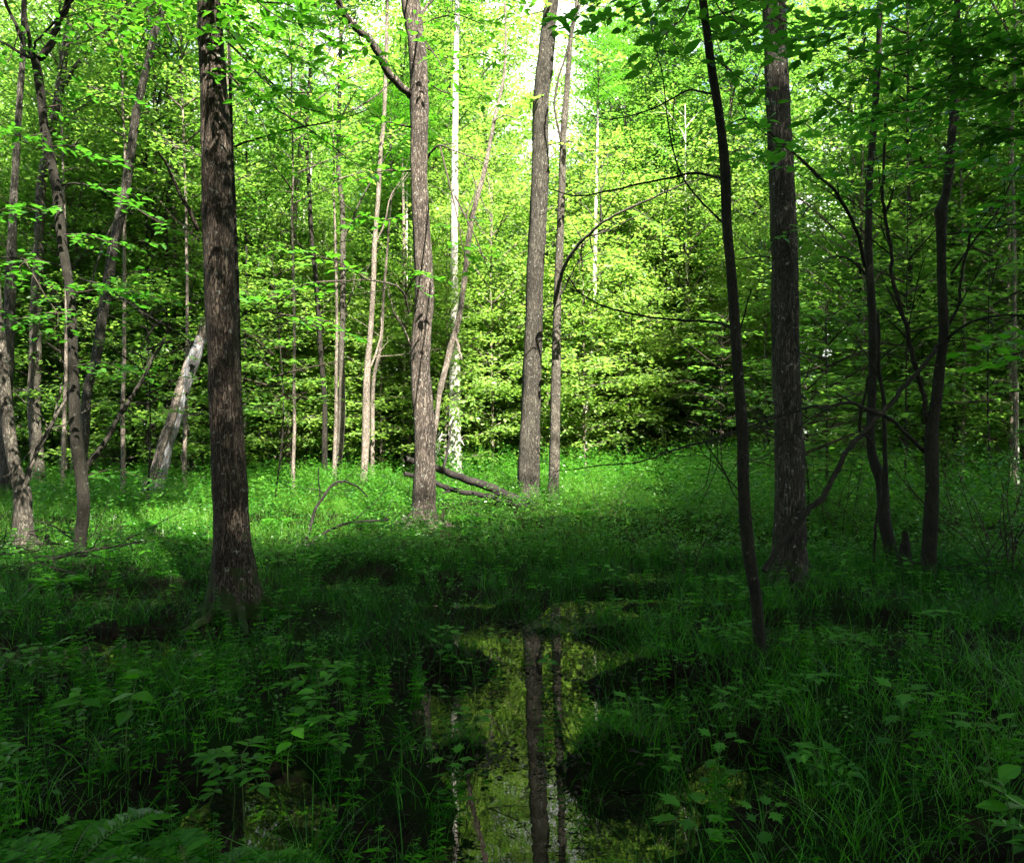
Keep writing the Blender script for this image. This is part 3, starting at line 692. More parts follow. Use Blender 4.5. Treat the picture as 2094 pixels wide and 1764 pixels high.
tree("forest_tree", "bright narrow stem just left of the ash's sunlit foot", [(822, 945, 9), (825, 870, 9), (827, 802, 8), (829, 709, 8), (830, 600, 7)], 'bark_pale', d=28, ext=4, crown=(0, 13, .4), sides=8)
tree("forest_tree", "second tan stem almost touching the left edge of the ash trunk", [(838, 945, 11), (837, 880, 10), (836, 800, 10), (832, 700, 9), (828, 560, 8)], 'bark_tan', d=27, ext=4, crown=(1, 13, .4), sides=8)
tree("forest_tree", "twin tan stem close behind the pinkish tan trunk", [(762, 950, 9), (762, 895, 9), (764, 779, 8), (778, 709, 7), (785, 600, 6)], 'bark_tan', d=24, ext=3, crown=(0, 12, .4), sides=8)
tree("birch_tree", "white sun-bleached trunk between the ash and the tall grey trunk", [(931, 958, 28), (930, 900, 26), (929, 848, 25), (930, 732, 22), (929, 570, 15), (929, 431, 15), (930, 338, 14), (931, 200, 12), (935, 0, 11)], 'bark_pale', d=25, ext=4, crown=(1, 15, .6), flare=.15)
tree("dead_tree", "leaning pinkish dead stem crossing in front of the white trunk, twisted at mid height", [(886, 905, 10), (892, 862, 10), (899, 802, 11), (912, 750, 12), (922, 709, 12), (936, 663, 12), (944, 620, 11), (950, 570, 11), (961, 468, 11), (971, 422, 10), (992, 344, 9), (1011, 246, 7), (1030, 158, 6), (1034, 70, 5), (1032, 0, 5)], 'bark_tan', d=15, ext=0, cat='dead tree', wild=2.2, flare=0,
  branches=[([(1009, 255), (1014, 245), (1025, 238), (1036, 236), (1060, 244)], 15, 14.8, 4, 2, 1), ([(961, 470), (955, 440), (970, 400), (975, 370)], 15, 15, 4, 2, 2), ([(930, 690), (938, 712), (944, 735)], 15, 14.8, 8, 4)])
tree("dead_snag", "broken stub stem in the shaded brush right of the white trunk", [(985, 930, 12), (985, 880, 12), (985, 819, 11)], 'bark_tan', d=29, ext=0, cat='dead tree', sides=8)
tree("forest_tree", "pale bluish pole right of the slim dark trunk, standing in sunlit leaves", [(1197, 925, 10), (1198, 900, 10), (1200, 825, 11), (1205, 755, 11), (1210, 709, 10), (1215, 600, 9), (1218, 450, 8)], 'bark_pale', d=28, ext=4, crown=(0, 14, .4), sides=10)
tree("dead_snag", "small pale stub at the wood edge behind the clearing, right of the bluish pole", [(1248, 912, 8), (1248, 895, 7), (1248, 876, 7)], 'bark_pale', d=32, ext=0, cat='dead tree', sides=8)
tree("forest_tree", "straight grey trunk in the dark wood beyond the brush pile", [(1335, 900, 12), (1335, 871, 11), (1335, 755, 11), (1333, 600, 9), (1330, 400, 8)], 'bark_grey', d=36, ext=4, crown=(1, 18, .5), sides=10)
tree("forest_tree", "broad grey trunk in the dark wood left of the nearest slender trunk", [(1397, 905, 19), (1397, 871, 17), (1397, 732, 17), (1392, 620, 15), (1388, 524, 14), (1384, 350, 12)], 'bark_grey', d=35, ext=5, crown=(0, 18, .6), sides=12)
tree("forest_tree", "slim grey trunk in the dark wood above the brush pile's left end", [(1305, 895, 9), (1305, 862, 9), (1303, 750, 8), (1300, 600, 7)], 'bark_grey', d=37, ext=6, crown=(0, 17, .4), sides=8)
tree("forest_tree", "dark grey trunk seen through leaves above the pale bluish pole", [(1226, 900, 14), (1226, 780, 14), (1228, 579, 13), (1229, 500, 12), (1232, 350, 10)], 'bark_grey', d=35, ext=4, crown=(1, 18, .5), sides=10)
tree("forest_tree", "thin leaning grey stem high at right between the thick grey trunk and crooked stem", [(1760, 905, 9), (1755, 700, 9), (1748, 500, 9), (1745, 411, 8), (1742, 300, 7), (1738, 180, 6)], 'bark_tan', d=24, ext=4, crown=(0, 14, .4), sides=8,
  branches=[([(1745, 430), (1730, 370), (1705, 330), (1690, 290)], 24, 24, 5, 3, 2)])
tree("forest_tree", "forked grey tree behind the burled stem at upper right", [(1963, 910, 12), (1963, 700, 12), (1963, 500, 11), (1963, 397, 10), (1965, 334, 10), (1972, 200, 8)], 'bark_mid', d=22, ext=4, crown=(1, 13, .5), sides=10,
  branches=[([(1963, 450), (1920, 300), (1900, 235), (1878, 169), (1860, 120)], 22, 21, 8, 5, 5)])
tree("forest_tree", "upright dark trunk near the right edge beyond the burled stem", [(2062, 900, 12), (2060, 700, 11), (2057, 598, 11), (2057, 485, 10), (2060, 300, 8)], 'bark_mid', d=24, ext=4, crown=(0, 13, .5), sides=10)
tree("dead_snag", "whitish broken stem close to the right edge among undergrowth", [(2080, 940, 8), (2079, 880, 8), (2079, 783, 7)], 'bark_pale', d=17, ext=0, cat='dead tree', sides=8)

# ------------------------------------------------------------ loose dead wood
def wood(name, label, parts, mat, cat='fallen branch'):
    o = None
    for i, (pts, d0, d1, w0, w1, tw) in enumerate(parts):
        if i == 0:
            base = P(*pts[0], d0); o = thing(name, label, cat, tuple(base))
        limb(o, pts, d0, d1, w0, w1, mat, name='pole' if i == 0 else 'side_branch', twigs=tw, ori=base, sides=8)
    return o
wood("fallen_log", "upper and thicker of two dark fallen poles slanting down to the tall grey trunk", [([(828, 938), (850, 945), (880, 955), (910, 966), (950, 981), (1000, 996), (1040, 1012), (1080, 1030), (1108, 1041)], 14.2, 15.4, 13, 19, 2)], 'deadbranch', 'fallen log')
wood("fallen_log", "lower thinner fallen pole with a hooked stub, beneath the thicker pole", [([(826, 968), (860, 977), (895, 992), (930, 1003), (970, 1010), (1010, 1018), (1050, 1030), (1085, 1041)], 13.6, 15, 9, 13, 1), ([(935, 1004), (922, 1000), (915, 990)], 14, 13.9, 6, 3, 0), ([(925, 1002), (905, 1008)], 14, 13.9, 5, 3, 0)], 'deadbranch', 'fallen log')
wood("leaning_pole", "black dead pole leaning from the thick grey trunk's foot up to the burled stem", [([(1562, 1167), (1604, 1107), (1657, 1047), (1692, 1008), (1727, 945), (1759, 899), (1797, 857), (1832, 819), (1868, 773), (1906, 724), (1922, 704)], 7.2, 8.1, 13, 8, 3)], 'bark_dark', 'dead branch')
wood("hanging_branch", "long thin dead branch arching from the crooked stem leftwards over the clearing", [([(1805, 848), (1762, 835), (1731, 824), (1685, 833), (1660, 829), (1604, 847), (1534, 871), (1463, 896), (1411, 912), (1358, 926), (1329, 938), (1277, 949), (1189, 956), (1130, 966)], 7.8, 6.4, 7, 2, 16), ([(1700, 830), (1650, 862), (1600, 905), (1560, 935), (1500, 950)], 7.4, 6.8, 4, 1.5, 6), ([(1440, 902), (1480, 960), (1500, 1010), (1540, 1060)][::-1], 6.6, 6.4, 2, 3, 3)], 'bark_dark', 'dead branch')
wood("arched_stick", "arched dead stick rising from the grass between the thickest trunk and the ash", [([(622, 1118), (632, 1080), (650, 1030), (668, 1005), (688, 984), (710, 982), (735, 995), (752, 1015)], 10.2, 11.2, 7, 3, 3), ([(655, 1018), (651, 985), (652, 955)], 10.6, 10.6, 3, 2, 0)], 'deadbranch')
wood("arched_stick", "low curved dead stick in the grass below the arched one", [([(624, 1122), (640, 1106), (670, 1085), (710, 1066), (760, 1061), (796, 1062)], 10, 10.6, 6, 4, 2)], 'deadbranch')
wood("fallen_branch", "long dark fallen branch lying from the twig pile toward the thickest trunk", [([(-30, 1190), (40, 1165), (110, 1145), (190, 1128), (250, 1118), (300, 1105)], 8, 8.6, 8, 3, 8)], 'bark_dark')
wood("fallen_branch", "short bare stick floating low in the grass at the left edge, nearest the camera", [([(45, 1530), (90, 1530), (140, 1532)], 3.9, 3.9, 6, 5, 0)], 'bark_tan')
wood("fallen_branch", "dark stick lying half in the pool just left of the reflections", [([(760, 1605), (830, 1600), (885, 1597)], 3.45, 3.5, 9, 7, 0)], 'deadbranch')
wood("fallen_branch", "thin dark stick across the water from pool to right bank", [([(1110, 1500), (1180, 1540), (1260, 1590), (1330, 1640), (1390, 1670)], 4.2, 3.4, 3, 4, 4)], 'twig')
wood("fallen_branch", "crooked wet stick lying in the middle of the pool over the trunk reflections", [([(930, 1560), (990, 1530), (1040, 1500), (1085, 1478), (1120, 1440)], 3.9, 4.5, 6, 3, 5)], 'deadbranch')
wood("fallen_branch", "forked twig sticking out of the water at the pool's far end", [([(1150, 1330), (1125, 1370), (1085, 1400), (1060, 1410)], 5.2, 4.8, 5, 2, 5)], 'deadbranch')
wood("fallen_branch", "thin bare shoot drooping across the pool's left half toward its bottom edge", [([(1040, 1420), (980, 1480), (930, 1560), (905, 1640), (925, 1764)], 4.6, 3.0, 3, 4, 4)], 'twig')
wood("fallen_branch", "short sodden branch on the mud by the pool's right edge", [([(1190, 1465), (1250, 1440), (1310, 1448), (1350, 1430)], 4.5, 4.8, 9, 5, 4)], 'deadbranch')
wood("dead_sapling", "long bare dark sapling fallen over the sedge at lower right", [([(1690, 1340), (1730, 1450), (1790, 1560), (1850, 1640), (1920, 1710), (1960, 1764), (2000, 1810)], 5.2, 2.7, 4, 5, 5), ([(1800, 1580), (1720, 1583), (1640, 1570), (1540, 1550)], 3.6, 3.8, 4, 2, 3)], 'twig')
wood("rotting_log", "dark rotting log half hidden on the right bank of the pool", [([(1195, 1500), (1260, 1497), (1330, 1490), (1400, 1490), (1470, 1480)], 4.15, 4.3, 22, 16, 4)], 'deadbranch', 'fallen log')
wood("rotting_log", "dark sodden log in the muddy hollow behind the pool", [([(1270, 1130), (1340, 1122), (1420, 1118), (1500, 1112)], 9.9, 10.2, 10, 12, 4)], 'bark_dark', 'fallen log')
tree("tree_stump", "dark pointed stump between the crooked stem and the burled stem", [(1850, 1160, 32), (1851, 1130, 22), (1853, 1100, 12), (1855, 1088, 4)], 'bark_dark', d=8.5, ext=0, cat='stump', flare=.5)
tree("tree_stump", "small splintered stump at the right foot of the ash", [(903, 1080, 10), (905, 1062, 7), (907, 1040, 3)], 'bark_brown', d=12, ext=0, cat='stump', flare=.3)

def brush(name, label, cx_, cy_, d, wpx, hpx, n, mat, seed, flat=.5, cat='brush pile'):
    rs = np.random.RandomState(seed)
    base = P(cx_, cy_, d); base[2] = float(gz(base[0], base[1])); o = thing(name, label, cat, tuple(base))
    for part in range(1):
        for k in range(n):
            T = Tubes()
            q = np.array([rs.uniform(-.5, .5) * wpx / FPX * d, rs.uniform(-.35, .35), rs.uniform(0, hpx / FPX * d * .8)])
            a = rs.uniform(0, 6.28); dv = unit(np.array([math.cos(a), math.sin(a) * .6, rs.uniform(-flat, flat)]))
            Ln = rs.uniform(.4, 1.0) * wpx / FPX * d * .6; pth = [q]
            for s in range(5):
                dv = unit(dv + rs.normal(0, .16, 3)); pth.append(pth[-1] + dv * Ln / 5)
            pth = np.array(pth); pth[:, 2] = np.maximum(pth[:, 2], .02)
            T.add(pth, np.linspace(rs.uniform(.004, .012) * d / 9, .002, 6), sides=5)
            T.build("stick", M[mat], o)
    return o
brush("brush_pile", "heap of bare pinkish grey twigs at the left edge by the short dark trunk", 50, 1150, 7.6, 330, 130, 54, 'deadbranch', 5, .25)
brush("brush_pile", "tangle of tan sticks at the wood edge behind the clearing", 1315, 925, 31, 80, 60, 30, 'bark_tan', 6, .9)
brush("brush_pile", "sunlit mass of pale dead twigs at the foot of the white trunk", 915, 940, 22, 50, 130, 60, 'bark_pale', 7, 1.6)
brush("brush_pile", "pile of thin sticks in the undergrowth at the right edge", 2040, 1180, 7.5, 200, 60, 30, 'deadbranch', 9, .5)

# ------------------------------------------------------------ background wood
LF = {
 'left': ("young leafy tree among the dense growth in the wood's left part", "leafy trees of the wood on the left"),
 'mid': ("sunlit young tree with layered sprays standing behind the clearing", "sunlit young trees behind the clearing"),
 'right': ("young leafy tree among the shaded growth in the wood's right part", "leafy trees of the wood on the right"),
 'far': ("tall tree far back in the wood, its crown filling the gaps above", "tall trees at the back of the wood"),
 'pole': ("bare slender pole tree in the dark interior of the wood", "slender pole trees inside the wood"),
}
def side(x, y):
    u = x / y
    return 'left' if u < -.22 else ('right' if u > .24 else 'mid')
brs = np.random.RandomState(77)
WOOD = []
def scatter(kind, n, y0, y1, key=None, smin=.85, smax=1.15, umin=-.78, umax=.78, keep=None, mind=1.2, name='forest_tree'):
    pts = []; tries = 0
    while len(pts) < n and tries < n * 60:
        tries += 1
        y = math.sqrt(brs.uniform(y0 * y0, y1 * y1)); x = brs.uniform(umin, umax) * y
        if keep and not keep(x, y): continue
        if any((x - a) ** 2 + (y - b_) ** 2 < mind ** 2 for a, b_ in pts): continue
        pts.append((x, y))
        lab = LF[key or side(x, y)]
        name = {'A': 'understory_tree', 'P': 'young_maple', 'D': 'pole_tree'}.get(kind, 'forest_tree')
        WOOD.append((plant(kind, brs.randint(0, 9) if not (kind == 'D' and y < 27) else 1 + brs.randint(0, 2), x, y, brs.uniform(smin, smax), brs.uniform(0, 6.28), lab[0], lab[1], name), kind, x, y))
open_ = lambda x, y: not (y < 27 and -.36 < x / y < .36) and not (y < 36 and .11 < x / y < .27)
scatter('A', 56, 25, 46, umin=-.75, umax=.75, keep=open_)
scatter('A', 14, 21, 27, umin=-.72, umax=-.36, mind=1.4)
scatter('A', 16, 16, 26, umin=.42, umax=.74, mind=1.5)
scatter('A', 40, 46, 74, umin=-.75, umax=.75, mind=1.2, smin=.6, smax=1.0)
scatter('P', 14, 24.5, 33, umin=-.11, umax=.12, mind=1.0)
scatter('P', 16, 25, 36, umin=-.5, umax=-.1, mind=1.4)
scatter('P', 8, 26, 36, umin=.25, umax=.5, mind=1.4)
scatter('D', 24, 29, 44, key='pole', mind=.5, umin=.1, umax=.28, smin=.7, smax=1.1)
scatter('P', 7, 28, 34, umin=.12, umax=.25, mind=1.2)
scatter('B', 4, 33, 40, umin=.12, umax=.25, mind=1.5)
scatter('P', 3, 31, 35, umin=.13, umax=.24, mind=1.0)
for x_, y_ in ((-2.9, 36), (-6, 45), (-4.2, 39), (8.6, 32), (10.8, 34), (7.2, 41)): WOOD.append((plant('C', 0, x_, y_, .9, x_, '', LF['far'][1]), 'C', x_, y_))
scatter('B', 58, 27, 50, mind=1.6, keep=lambda x, y: not (y < 36 and .11 < x / y < .27))
scatter('B', 7, 22, 28, umin=-.75, umax=-.36, mind=2.2)
scatter('B', 7, 19, 27, umin=.45, umax=.75, mind=2.2)
scatter('C', 46, 42, 80, key='far', mind=3.5, umin=-.8, umax=.8)
scatter('D', 84, 27, 56, key='pole', mind=.6, smin=.7, smax=1.1)

scatter('D', 13, 17, 27, key='pole', mind=.8, umin=-.62, umax=-.22)
scatter('D', 11, 15, 27, key='pole', mind=.8, umin=.42, umax=.64)
# the far wood reads as one mass of foliage and stems
fr = np.random.RandomState(900)
Fw = Leaves()
nc = 9000
y = np.sqrt(fr.uniform(74 ** 2, 118 ** 2, nc)); x = fr.uniform(-.8, .8, nc) * y; z = fr.uniform(0, 1, nc) ** 1.25 * (27 + 5 * noise2(x, y, .12))
cc = np.stack([x, y, np.maximum(z, .3)], -1); nlf = 26
off = fr.normal(0, 1, (nc, nlf, 3)) * [.9, .9, .28]
pos = (cc[:, None] + off).reshape(-1, 3); pos[:, 2] = np.maximum(pos[:, 2], .1)
Fw.add(pos, off.reshape(-1, 3), np.array([0, 0, 1.]) + fr.normal(0, .4, (nc * nlf, 3)), fr.uniform(.25, .5, nc * nlf), tint=np.clip(np.repeat(fr.uniform(.1, .9, nc), nlf) + fr.normal(0, .15, nc * nlf), 0, 1))
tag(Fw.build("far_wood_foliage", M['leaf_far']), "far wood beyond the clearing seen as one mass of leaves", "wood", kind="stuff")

# unseen trees behind and beside the camera, placed so their crowns shade the foreground
def shade_tree(x, y, h, s, k, label):
    o = thing("unseen_shade_tree", label, "tree", (x, y, .05), group="unseen shade trees around and behind the viewer")
    T = Tubes(); pth = np.array([[0, 0, -.2], [.05, 0, h * .4], [0, .1, h + 2]]); S_ = smooth_path(pth, 5)
    T.add(S_, np.linspace(.2, .08, len(S_)), sides=12, rough=.06, rng=np.random.RandomState(k), flare=.4); T.build("trunk", M['bark_brown'], o)
    put_crown(o, k % 2, (0, .05, h), (s, s, s * .8), k * 1.3)
i = 0
for (x, y) in [(-8, -9), (-3.5, -10), (1.5, -9.5), (6, -10), (11, -8), (-9, -4), (-4.5, -5), (.5, -4.5), (5, -5), (9.5, -4), (-6.5, -.8), (-3.6, -2.2), (5.6, -3.4), (7.8, -2.4), (11.5, 1), (-9.5, 3), (-13, 0), (14, -4)]:
    i += 1
    shade_tree(x, y, 7.5 + (i * 37 % 5) * .6, 1.0 + (i * 13 % 4) * .06, i, "tall shade tree out of frame, %d cm %s and %d cm %s the viewer" % (abs(x) * 100, "left" if x < 0 else "right", abs(y) * 100, "behind" if y < 0 else "ahead of"))

for n_, (x, y) in enumerate([(-5.5, 1.6), (-7.5, 4.6), (-4, -3), (7.6, 5.2), (4, -3.2), (0, -7), (-8, -3), (8.5, -2), (-10.5, 8), (11.5, 9.5), (-2, -12), (3, -13), (-12, -8), (12, -9), (9.5, 1.5), (-6.6, -7), (6.5, -7.5)]):  # leafy trees added out of view to block skylight from sides and back
    plant('AB'[n_ % 2], n_, x, y, 1.0, n_ * .9, "unseen light-blocking leafy tree out of frame, %d cm %s and %d cm %s the viewer" % (abs(x) * 100, "left" if x < 0 else "right", abs(y) * 100, "behind" if y < 0 else "ahead of"), "unseen leafy trees added around the viewer to block skylight")
for n_, (x, y) in enumerate([(-2.4, -4.5), (-5.2, 1.4), (-6, -3.2), (6.6, -3.2), (-1, -7.5), (4.8, -8.0), (11.8, 7.2), (14, 12), (-10.5, 9.5)]):  # second tier of high crowns, added unseen to deepen the shade
    shade_tree(x, y, 10.5 + n_ % 3, 1.1, n_ + 50, "unseen high-crowned shade tree out of frame, %d cm %s and %d cm %s viewer" % (abs(x) * 100, "left" if x < 0 else "right", abs(y) * 100, "behind" if y < 0 else "ahead of"))

# ------------------------------------------------------------ grass and ground cover
def blades(rs, x, y, h, wd, seg=3, lean=.5, tintc=None):
    n = len(x); z = gz(x, y)
    a = rs.uniform(0, 6.28, n); dx, dy = np.cos(a), np.sin(a)
    ln = np.abs(rs.normal(lean, .3, n)) * h
    b_ = rs.uniform(0, 6.28, n); wx_, wy_ = np.cos(b_), np.sin(b_)
    V = np.zeros((n, 2 * seg + 1, 3)); 
    for k in range(seg + 1):
        t = k / seg
        px_ = x + dx * ln * t ** 1.8; py_ = y + dy * ln * t ** 1.8
        pz_ = z - .02 + h * (t * (1.0 - .33 * t * np.minimum(ln / h, 1.4)))
        ww = wd * (1 - t) ** .6 * .5
        if k < seg:
            V[:, 2 * k] = np.stack([px_ - wx_ * ww, py_ - wy_ * ww, pz_], -1); V[:, 2 * k + 1] = np.stack([px_ + wx_ * ww, py_ + wy_ * ww, pz_], -1)
        else:
            V[:, 2 * seg] = np.stack([px_, py_, pz_], -1)
    F = []
    for k in range(seg - 1):
        F += [[2 * k, 2 * k + 1, 2 * k + 3], [2 * k, 2 * k + 3, 2 * k + 2]]
    F.append([2 * seg - 2, 2 * seg - 1, 2 * seg])
    F = (np.array(F)[None] + (np.arange(n) * (2 * seg + 1))[:, None, None]).reshape(-1, 3)
    t = np.clip(.45 + .3 * noise2(x, y, 1.1) + rs.normal(0, .25, n), 0, 1)
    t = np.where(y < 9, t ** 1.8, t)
    return V.reshape(-1, 3), F, np.repeat(t, 2 * seg + 1)

def region(rs, n, y0, y1, u=.72, xpad=.6):
    y = np.sqrt(rs.uniform(y0 * y0, y1 * y1, n)); x = rs.uniform(-1, 1, n) * (u * y + xpad)
    return x, y
gr = np.random.RandomState(101)
G = Leaves()
# clearing: lush fine grass
x, y = region(gr, 110000, 8.5, 18); k = gz(x, y) > .03; x, y = x[k], y[k]
dens = np.clip(.65 + .5 * noise2(x, y, .8), .15, 1); k = gr.uniform(0, 1, len(x)) < dens; x, y = x[k], y[k]
hh = gr.uniform(.12, .36, len(x)) * np.clip(.9 + .5 * noise2(x, y, .8) + .35 * noise2(x, y, 2.6), .35, 1.9); G.raw(*blades(gr, x, y, np.maximum(hh, .08) * np.where(((np.abs(x + .5) < 1.9) & (y > 12.2) & (y < 17)) | ((np.abs(x + 1.35) < .9) & (y > 10.2) & (y < 12.3)), .4, 1), gr.uniform(.004, .009, len(x)), 3, .55))
x, y = region(gr, 130000, 18, 40); hh = gr.uniform(.15, .45, len(x)) * np.clip(.9 + .5 * noise2(x, y, .6) + .35 * noise2(x, y, 1.9), .4, 2); G.raw(*blades(gr, x, y, np.maximum(hh, .08), gr.uniform(.009, .017, len(x)), 2, .5))
x, y = region(gr, 30000, 40, 75); G.raw(*blades(gr, x, y, gr.uniform(.25, .5, len(x)), gr.uniform(.02, .035, len(x)), 2, .5))
g1 = G.build("grass", M['grass']); tag(g1, "lush fine green grass covering the sunlit clearing", "grass", kind="stuff")

# foreground sedge in tufts, bending over
G = Leaves()
def bank(x, y): return gz(x, y) > -.02
tx, ty = region(gr, 900, 1.9, 9.5, .68, .5); k = bank(tx, ty); tx, ty = tx[k], ty[k]
for a, b_ in zip(tx, ty):
    n = gr.randint(14, 46); r = gr.uniform(.04, .12)
    # fewer tufts on the left bank, more to the right
    if a < .3 and gr.uniform() < .35: continue
    G.raw(*blades(gr, a + gr.normal(0, r, n), b_ + gr.normal(0, r, n), gr.uniform(.12, .36, n), gr.uniform(.0025, .0065, n), 5, .75))
x, y = region(gr, 60000, 1.8, 9, .68, .5); k = bank(x, y) & (gr.uniform(0, 1, len(x)) < np.clip(.4 + .55 * noise2(x, y, 1.7), .03, 1)); x, y = x[k], y[k]
G.raw(*blades(gr, x, y, gr.uniform(.06, .22, len(x)), gr.uniform(.002, .0045, len(x)), 4, .7))
x = gr.uniform(-.7, 1.9, 9000); y = gr.uniform(2, 8.6, 9000); k = (gz(x, y) < 0) & (noise2(x, y, 2.2) + gr.normal(0, .25, 9000) > .3); x, y = x[k], y[k]
G.raw(*blades(gr, x, y, gr.uniform(.1, .3, len(x)), gr.uniform(.0015, .003, len(x)), 5, .8))
x = gr.uniform(-.7, 1.9, 1500); y = gr.uniform(2, 8.6, 1500); k = (gz(x, y) < 0); x, y = x[k], y[k]
G.raw(*blades(gr, x, y, gr.uniform(.18, .32, len(x)), gr.uniform(.0015, .003, len(x)), 5, .35))
for a, b_, r_, h_ in HUMPS:
    for q_ in range(9):
        n = gr.randint(14, 30); a2 = a + gr.normal(0, r_ * .4); b2 = b_ + gr.normal(0, r_ * .3)
        G.raw(*blades(gr, a2 + gr.normal(0, .05, n), b2 + gr.normal(0, .05, n), gr.uniform(.07, .26, n), gr.uniform(.002, .0045, n), 5, .85))
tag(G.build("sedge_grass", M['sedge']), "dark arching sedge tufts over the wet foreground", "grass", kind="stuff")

# horsetail: upright stems with whorls of thread-thin branches
H = Leaves()
nst = 3000
x, y = region(gr, nst, 2.0, 11, .66, .4); k = (((gz(x, y) > -.03) & ((x < .0) | (y > 7))) | (gr.uniform(0, 1, len(x)) < .25)) & (noise2(x, y, 1.0) + gr.normal(0, .25, len(x)) > -.05) ; x, y = x[k], y[k]
for a, b_ in zip(x, y):
    h = gr.uniform(.16, .36); z0 = float(gz(a, b_)); lean_ = gr.normal(0, .12, 2)
    nw = int(h / .028)
    for lv in range(2, nw):
        t = lv / nw; z = z0 + h * t; m_ = 7; an = gr.uniform(0, 6.28) + np.arange(m_) * 6.283 / m_
        Lw = .075 * gr.uniform(.6, 1.15, m_)[:, None] * (1 - t) ** .6 * gr.uniform(.7, 1.1)
        px_ = a + lean_[0] * t * h; py_ = b_ + lean_[1] * t * h
        p0 = np.stack([np.full(m_, px_), np.full(m_, py_), np.full(m_, z)], -1)
        dv = np.stack([np.cos(an), np.sin(an), gr.uniform(.0, .6, m_)], -1) * Lw; wv_ = np.stack([-np.sin(an), np.cos(an), np.zeros(m_)], -1) * .0009
        V = np.stack([p0 - wv_, p0 + wv_, p0 + dv * .6 + wv_ * .8 , p0 + dv - np.array([0, 0, .3]) * Lw], 1).reshape(-1, 3)
        F = (np.array([[0, 1, 2], [0, 2, 3]])[None] + (np.arange(m_) * 4)[:, None, None]).reshape(-1, 3)
        H.raw(V, F, np.full(len(V), gr.uniform(0, 1) ** 2))
    q = np.array([[a - .002, b_, z0 - .02], [a + .002, b_, z0 - .02], [a + lean_[0] * h, b_ + lean_[1] * h, z0 + h]])
    H.raw(q, np.array([[0, 1, 2]]), np.full(3, .5))
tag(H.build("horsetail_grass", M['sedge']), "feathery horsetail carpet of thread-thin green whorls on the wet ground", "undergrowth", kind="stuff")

# leafy herbs in the clearing and right-hand side
U = Leaves()
def herbs(n, y0, y1, u0, u1, hmin, hmax, size, per=9):
    yy = np.sqrt(gr.uniform(y0 * y0, y1 * y1, n)); xx = gr.uniform(u0, u1, n) * yy
    k = gz(xx, yy) > .02; xx, yy = xx[k], yy[k]; n = len(xx)
    h = gr.uniform(hmin, hmax, n); z = gz(xx, yy)
    an = gr.uniform(0, 6.28, (n, per)); tt = gr.uniform(.3, 1, (n, per)); r = gr.uniform(.02, .09, (n, per)) * (1.3 - tt)
    pos = np.stack([xx[:, None] + np.cos(an) * r, yy[:, None] + np.sin(an) * r, z[:, None] + h[:, None] * tt], -1).reshape(-1, 3)
    ax = np.stack([np.cos(an), np.sin(an), np.full_like(an, -.15)], -1).reshape(-1, 3)
    nrm = np.array([0, 0, 1.]) + gr.normal(0, .3, (n * per, 3))
    U.add(pos, ax, nrm, size * gr.uniform(.6, 1.2, n * per), wid=.9, tint=np.clip(np.repeat(gr.uniform(.1, .9, n), per) + gr.normal(0, .15, n * per), 0, 1))
herbs(5000, 8.5, 20, -.2, .7, .15, .5, .06)
herbs(3000, 8, 20, -.68, -.1, .1, .3, .055)
herbs(5200, 20, 36, -.65, .7, .25, .8, .1)
herbs(4200, 10, 26, .2, .72, .4, 1.2, .08, 14)
herbs(1300, 17, 30, -.1, .3, .4, 1.1, .09, 14)
herbs(1200, 13, 22, -.6, -.15, .3, .7, .08, 12)
herbs(500, 3, 9, -.66, .66, .04, .16, .035)
tag(U.build("undergrowth_leaves", M['herb']), "low broad-leaved herbs mixed through the grass", "undergrowth", kind="stuff")

# dead leaves on mud and water
Lt = Leaves()
x, y = region(gr, 12000, 1.8, 12, .7, .5); z = np.maximum(gz(x, y), .0) + .004
Lt.add(np.stack([x, y, z], -1), gr.normal(0, 1, (len(x), 3)) * [1, 1, .05], np.array([0, 0, 1.]) + gr.normal(0, .18, (len(x), 3)) * (gz(x, y) > .0)[:, None], gr.uniform(.006, .03, len(x)) * np.where(gz(x, y) > 0, 1.3, .7), wid=.8, rng=gr)
for a, b_, r_, h_ in HUMPS:
    x = a + gr.normal(0, r_ * .7, 260); y = b_ + gr.normal(0, r_ * .5, 260); z = np.maximum(gz(x, y), 0) + .005
    Lt.add(np.stack([x, y, z], -1), gr.normal(0, 1, (260, 3)) * [1, 1, .2], np.array([0, 0, 1.]) + gr.normal(0, .3, (260, 3)), gr.uniform(.015, .05, 260), wid=.9, rng=gr)
x = gr.uniform(-.7, 1.9, 16000); y = gr.uniform(2, 8.6, 16000); k = (gz(x, y) < .005) & (noise2(x, y, 3) + gr.normal(0, .5, 16000) > .0); x, y = x[k], y[k]
Lt.add(np.stack([x, y, np.full(len(x), .003) + gr.uniform(0, .002, len(x))], -1), gr.normal(0, 1, (len(x), 3)) * [1, 1, 0], np.array([0, 0, 1.]) + gr.normal(0, .06, (len(x), 3)), gr.uniform(.006, .028, len(x)) * gr.choice([1, 1, 2.2], len(x)), wid=gr.choice([.25, .7]), rng=gr)
tag(Lt.build("fallen_leaves", M['litter']), "brown fallen leaves on the mud and floating on the pool", "leaf litter", kind="stuff")

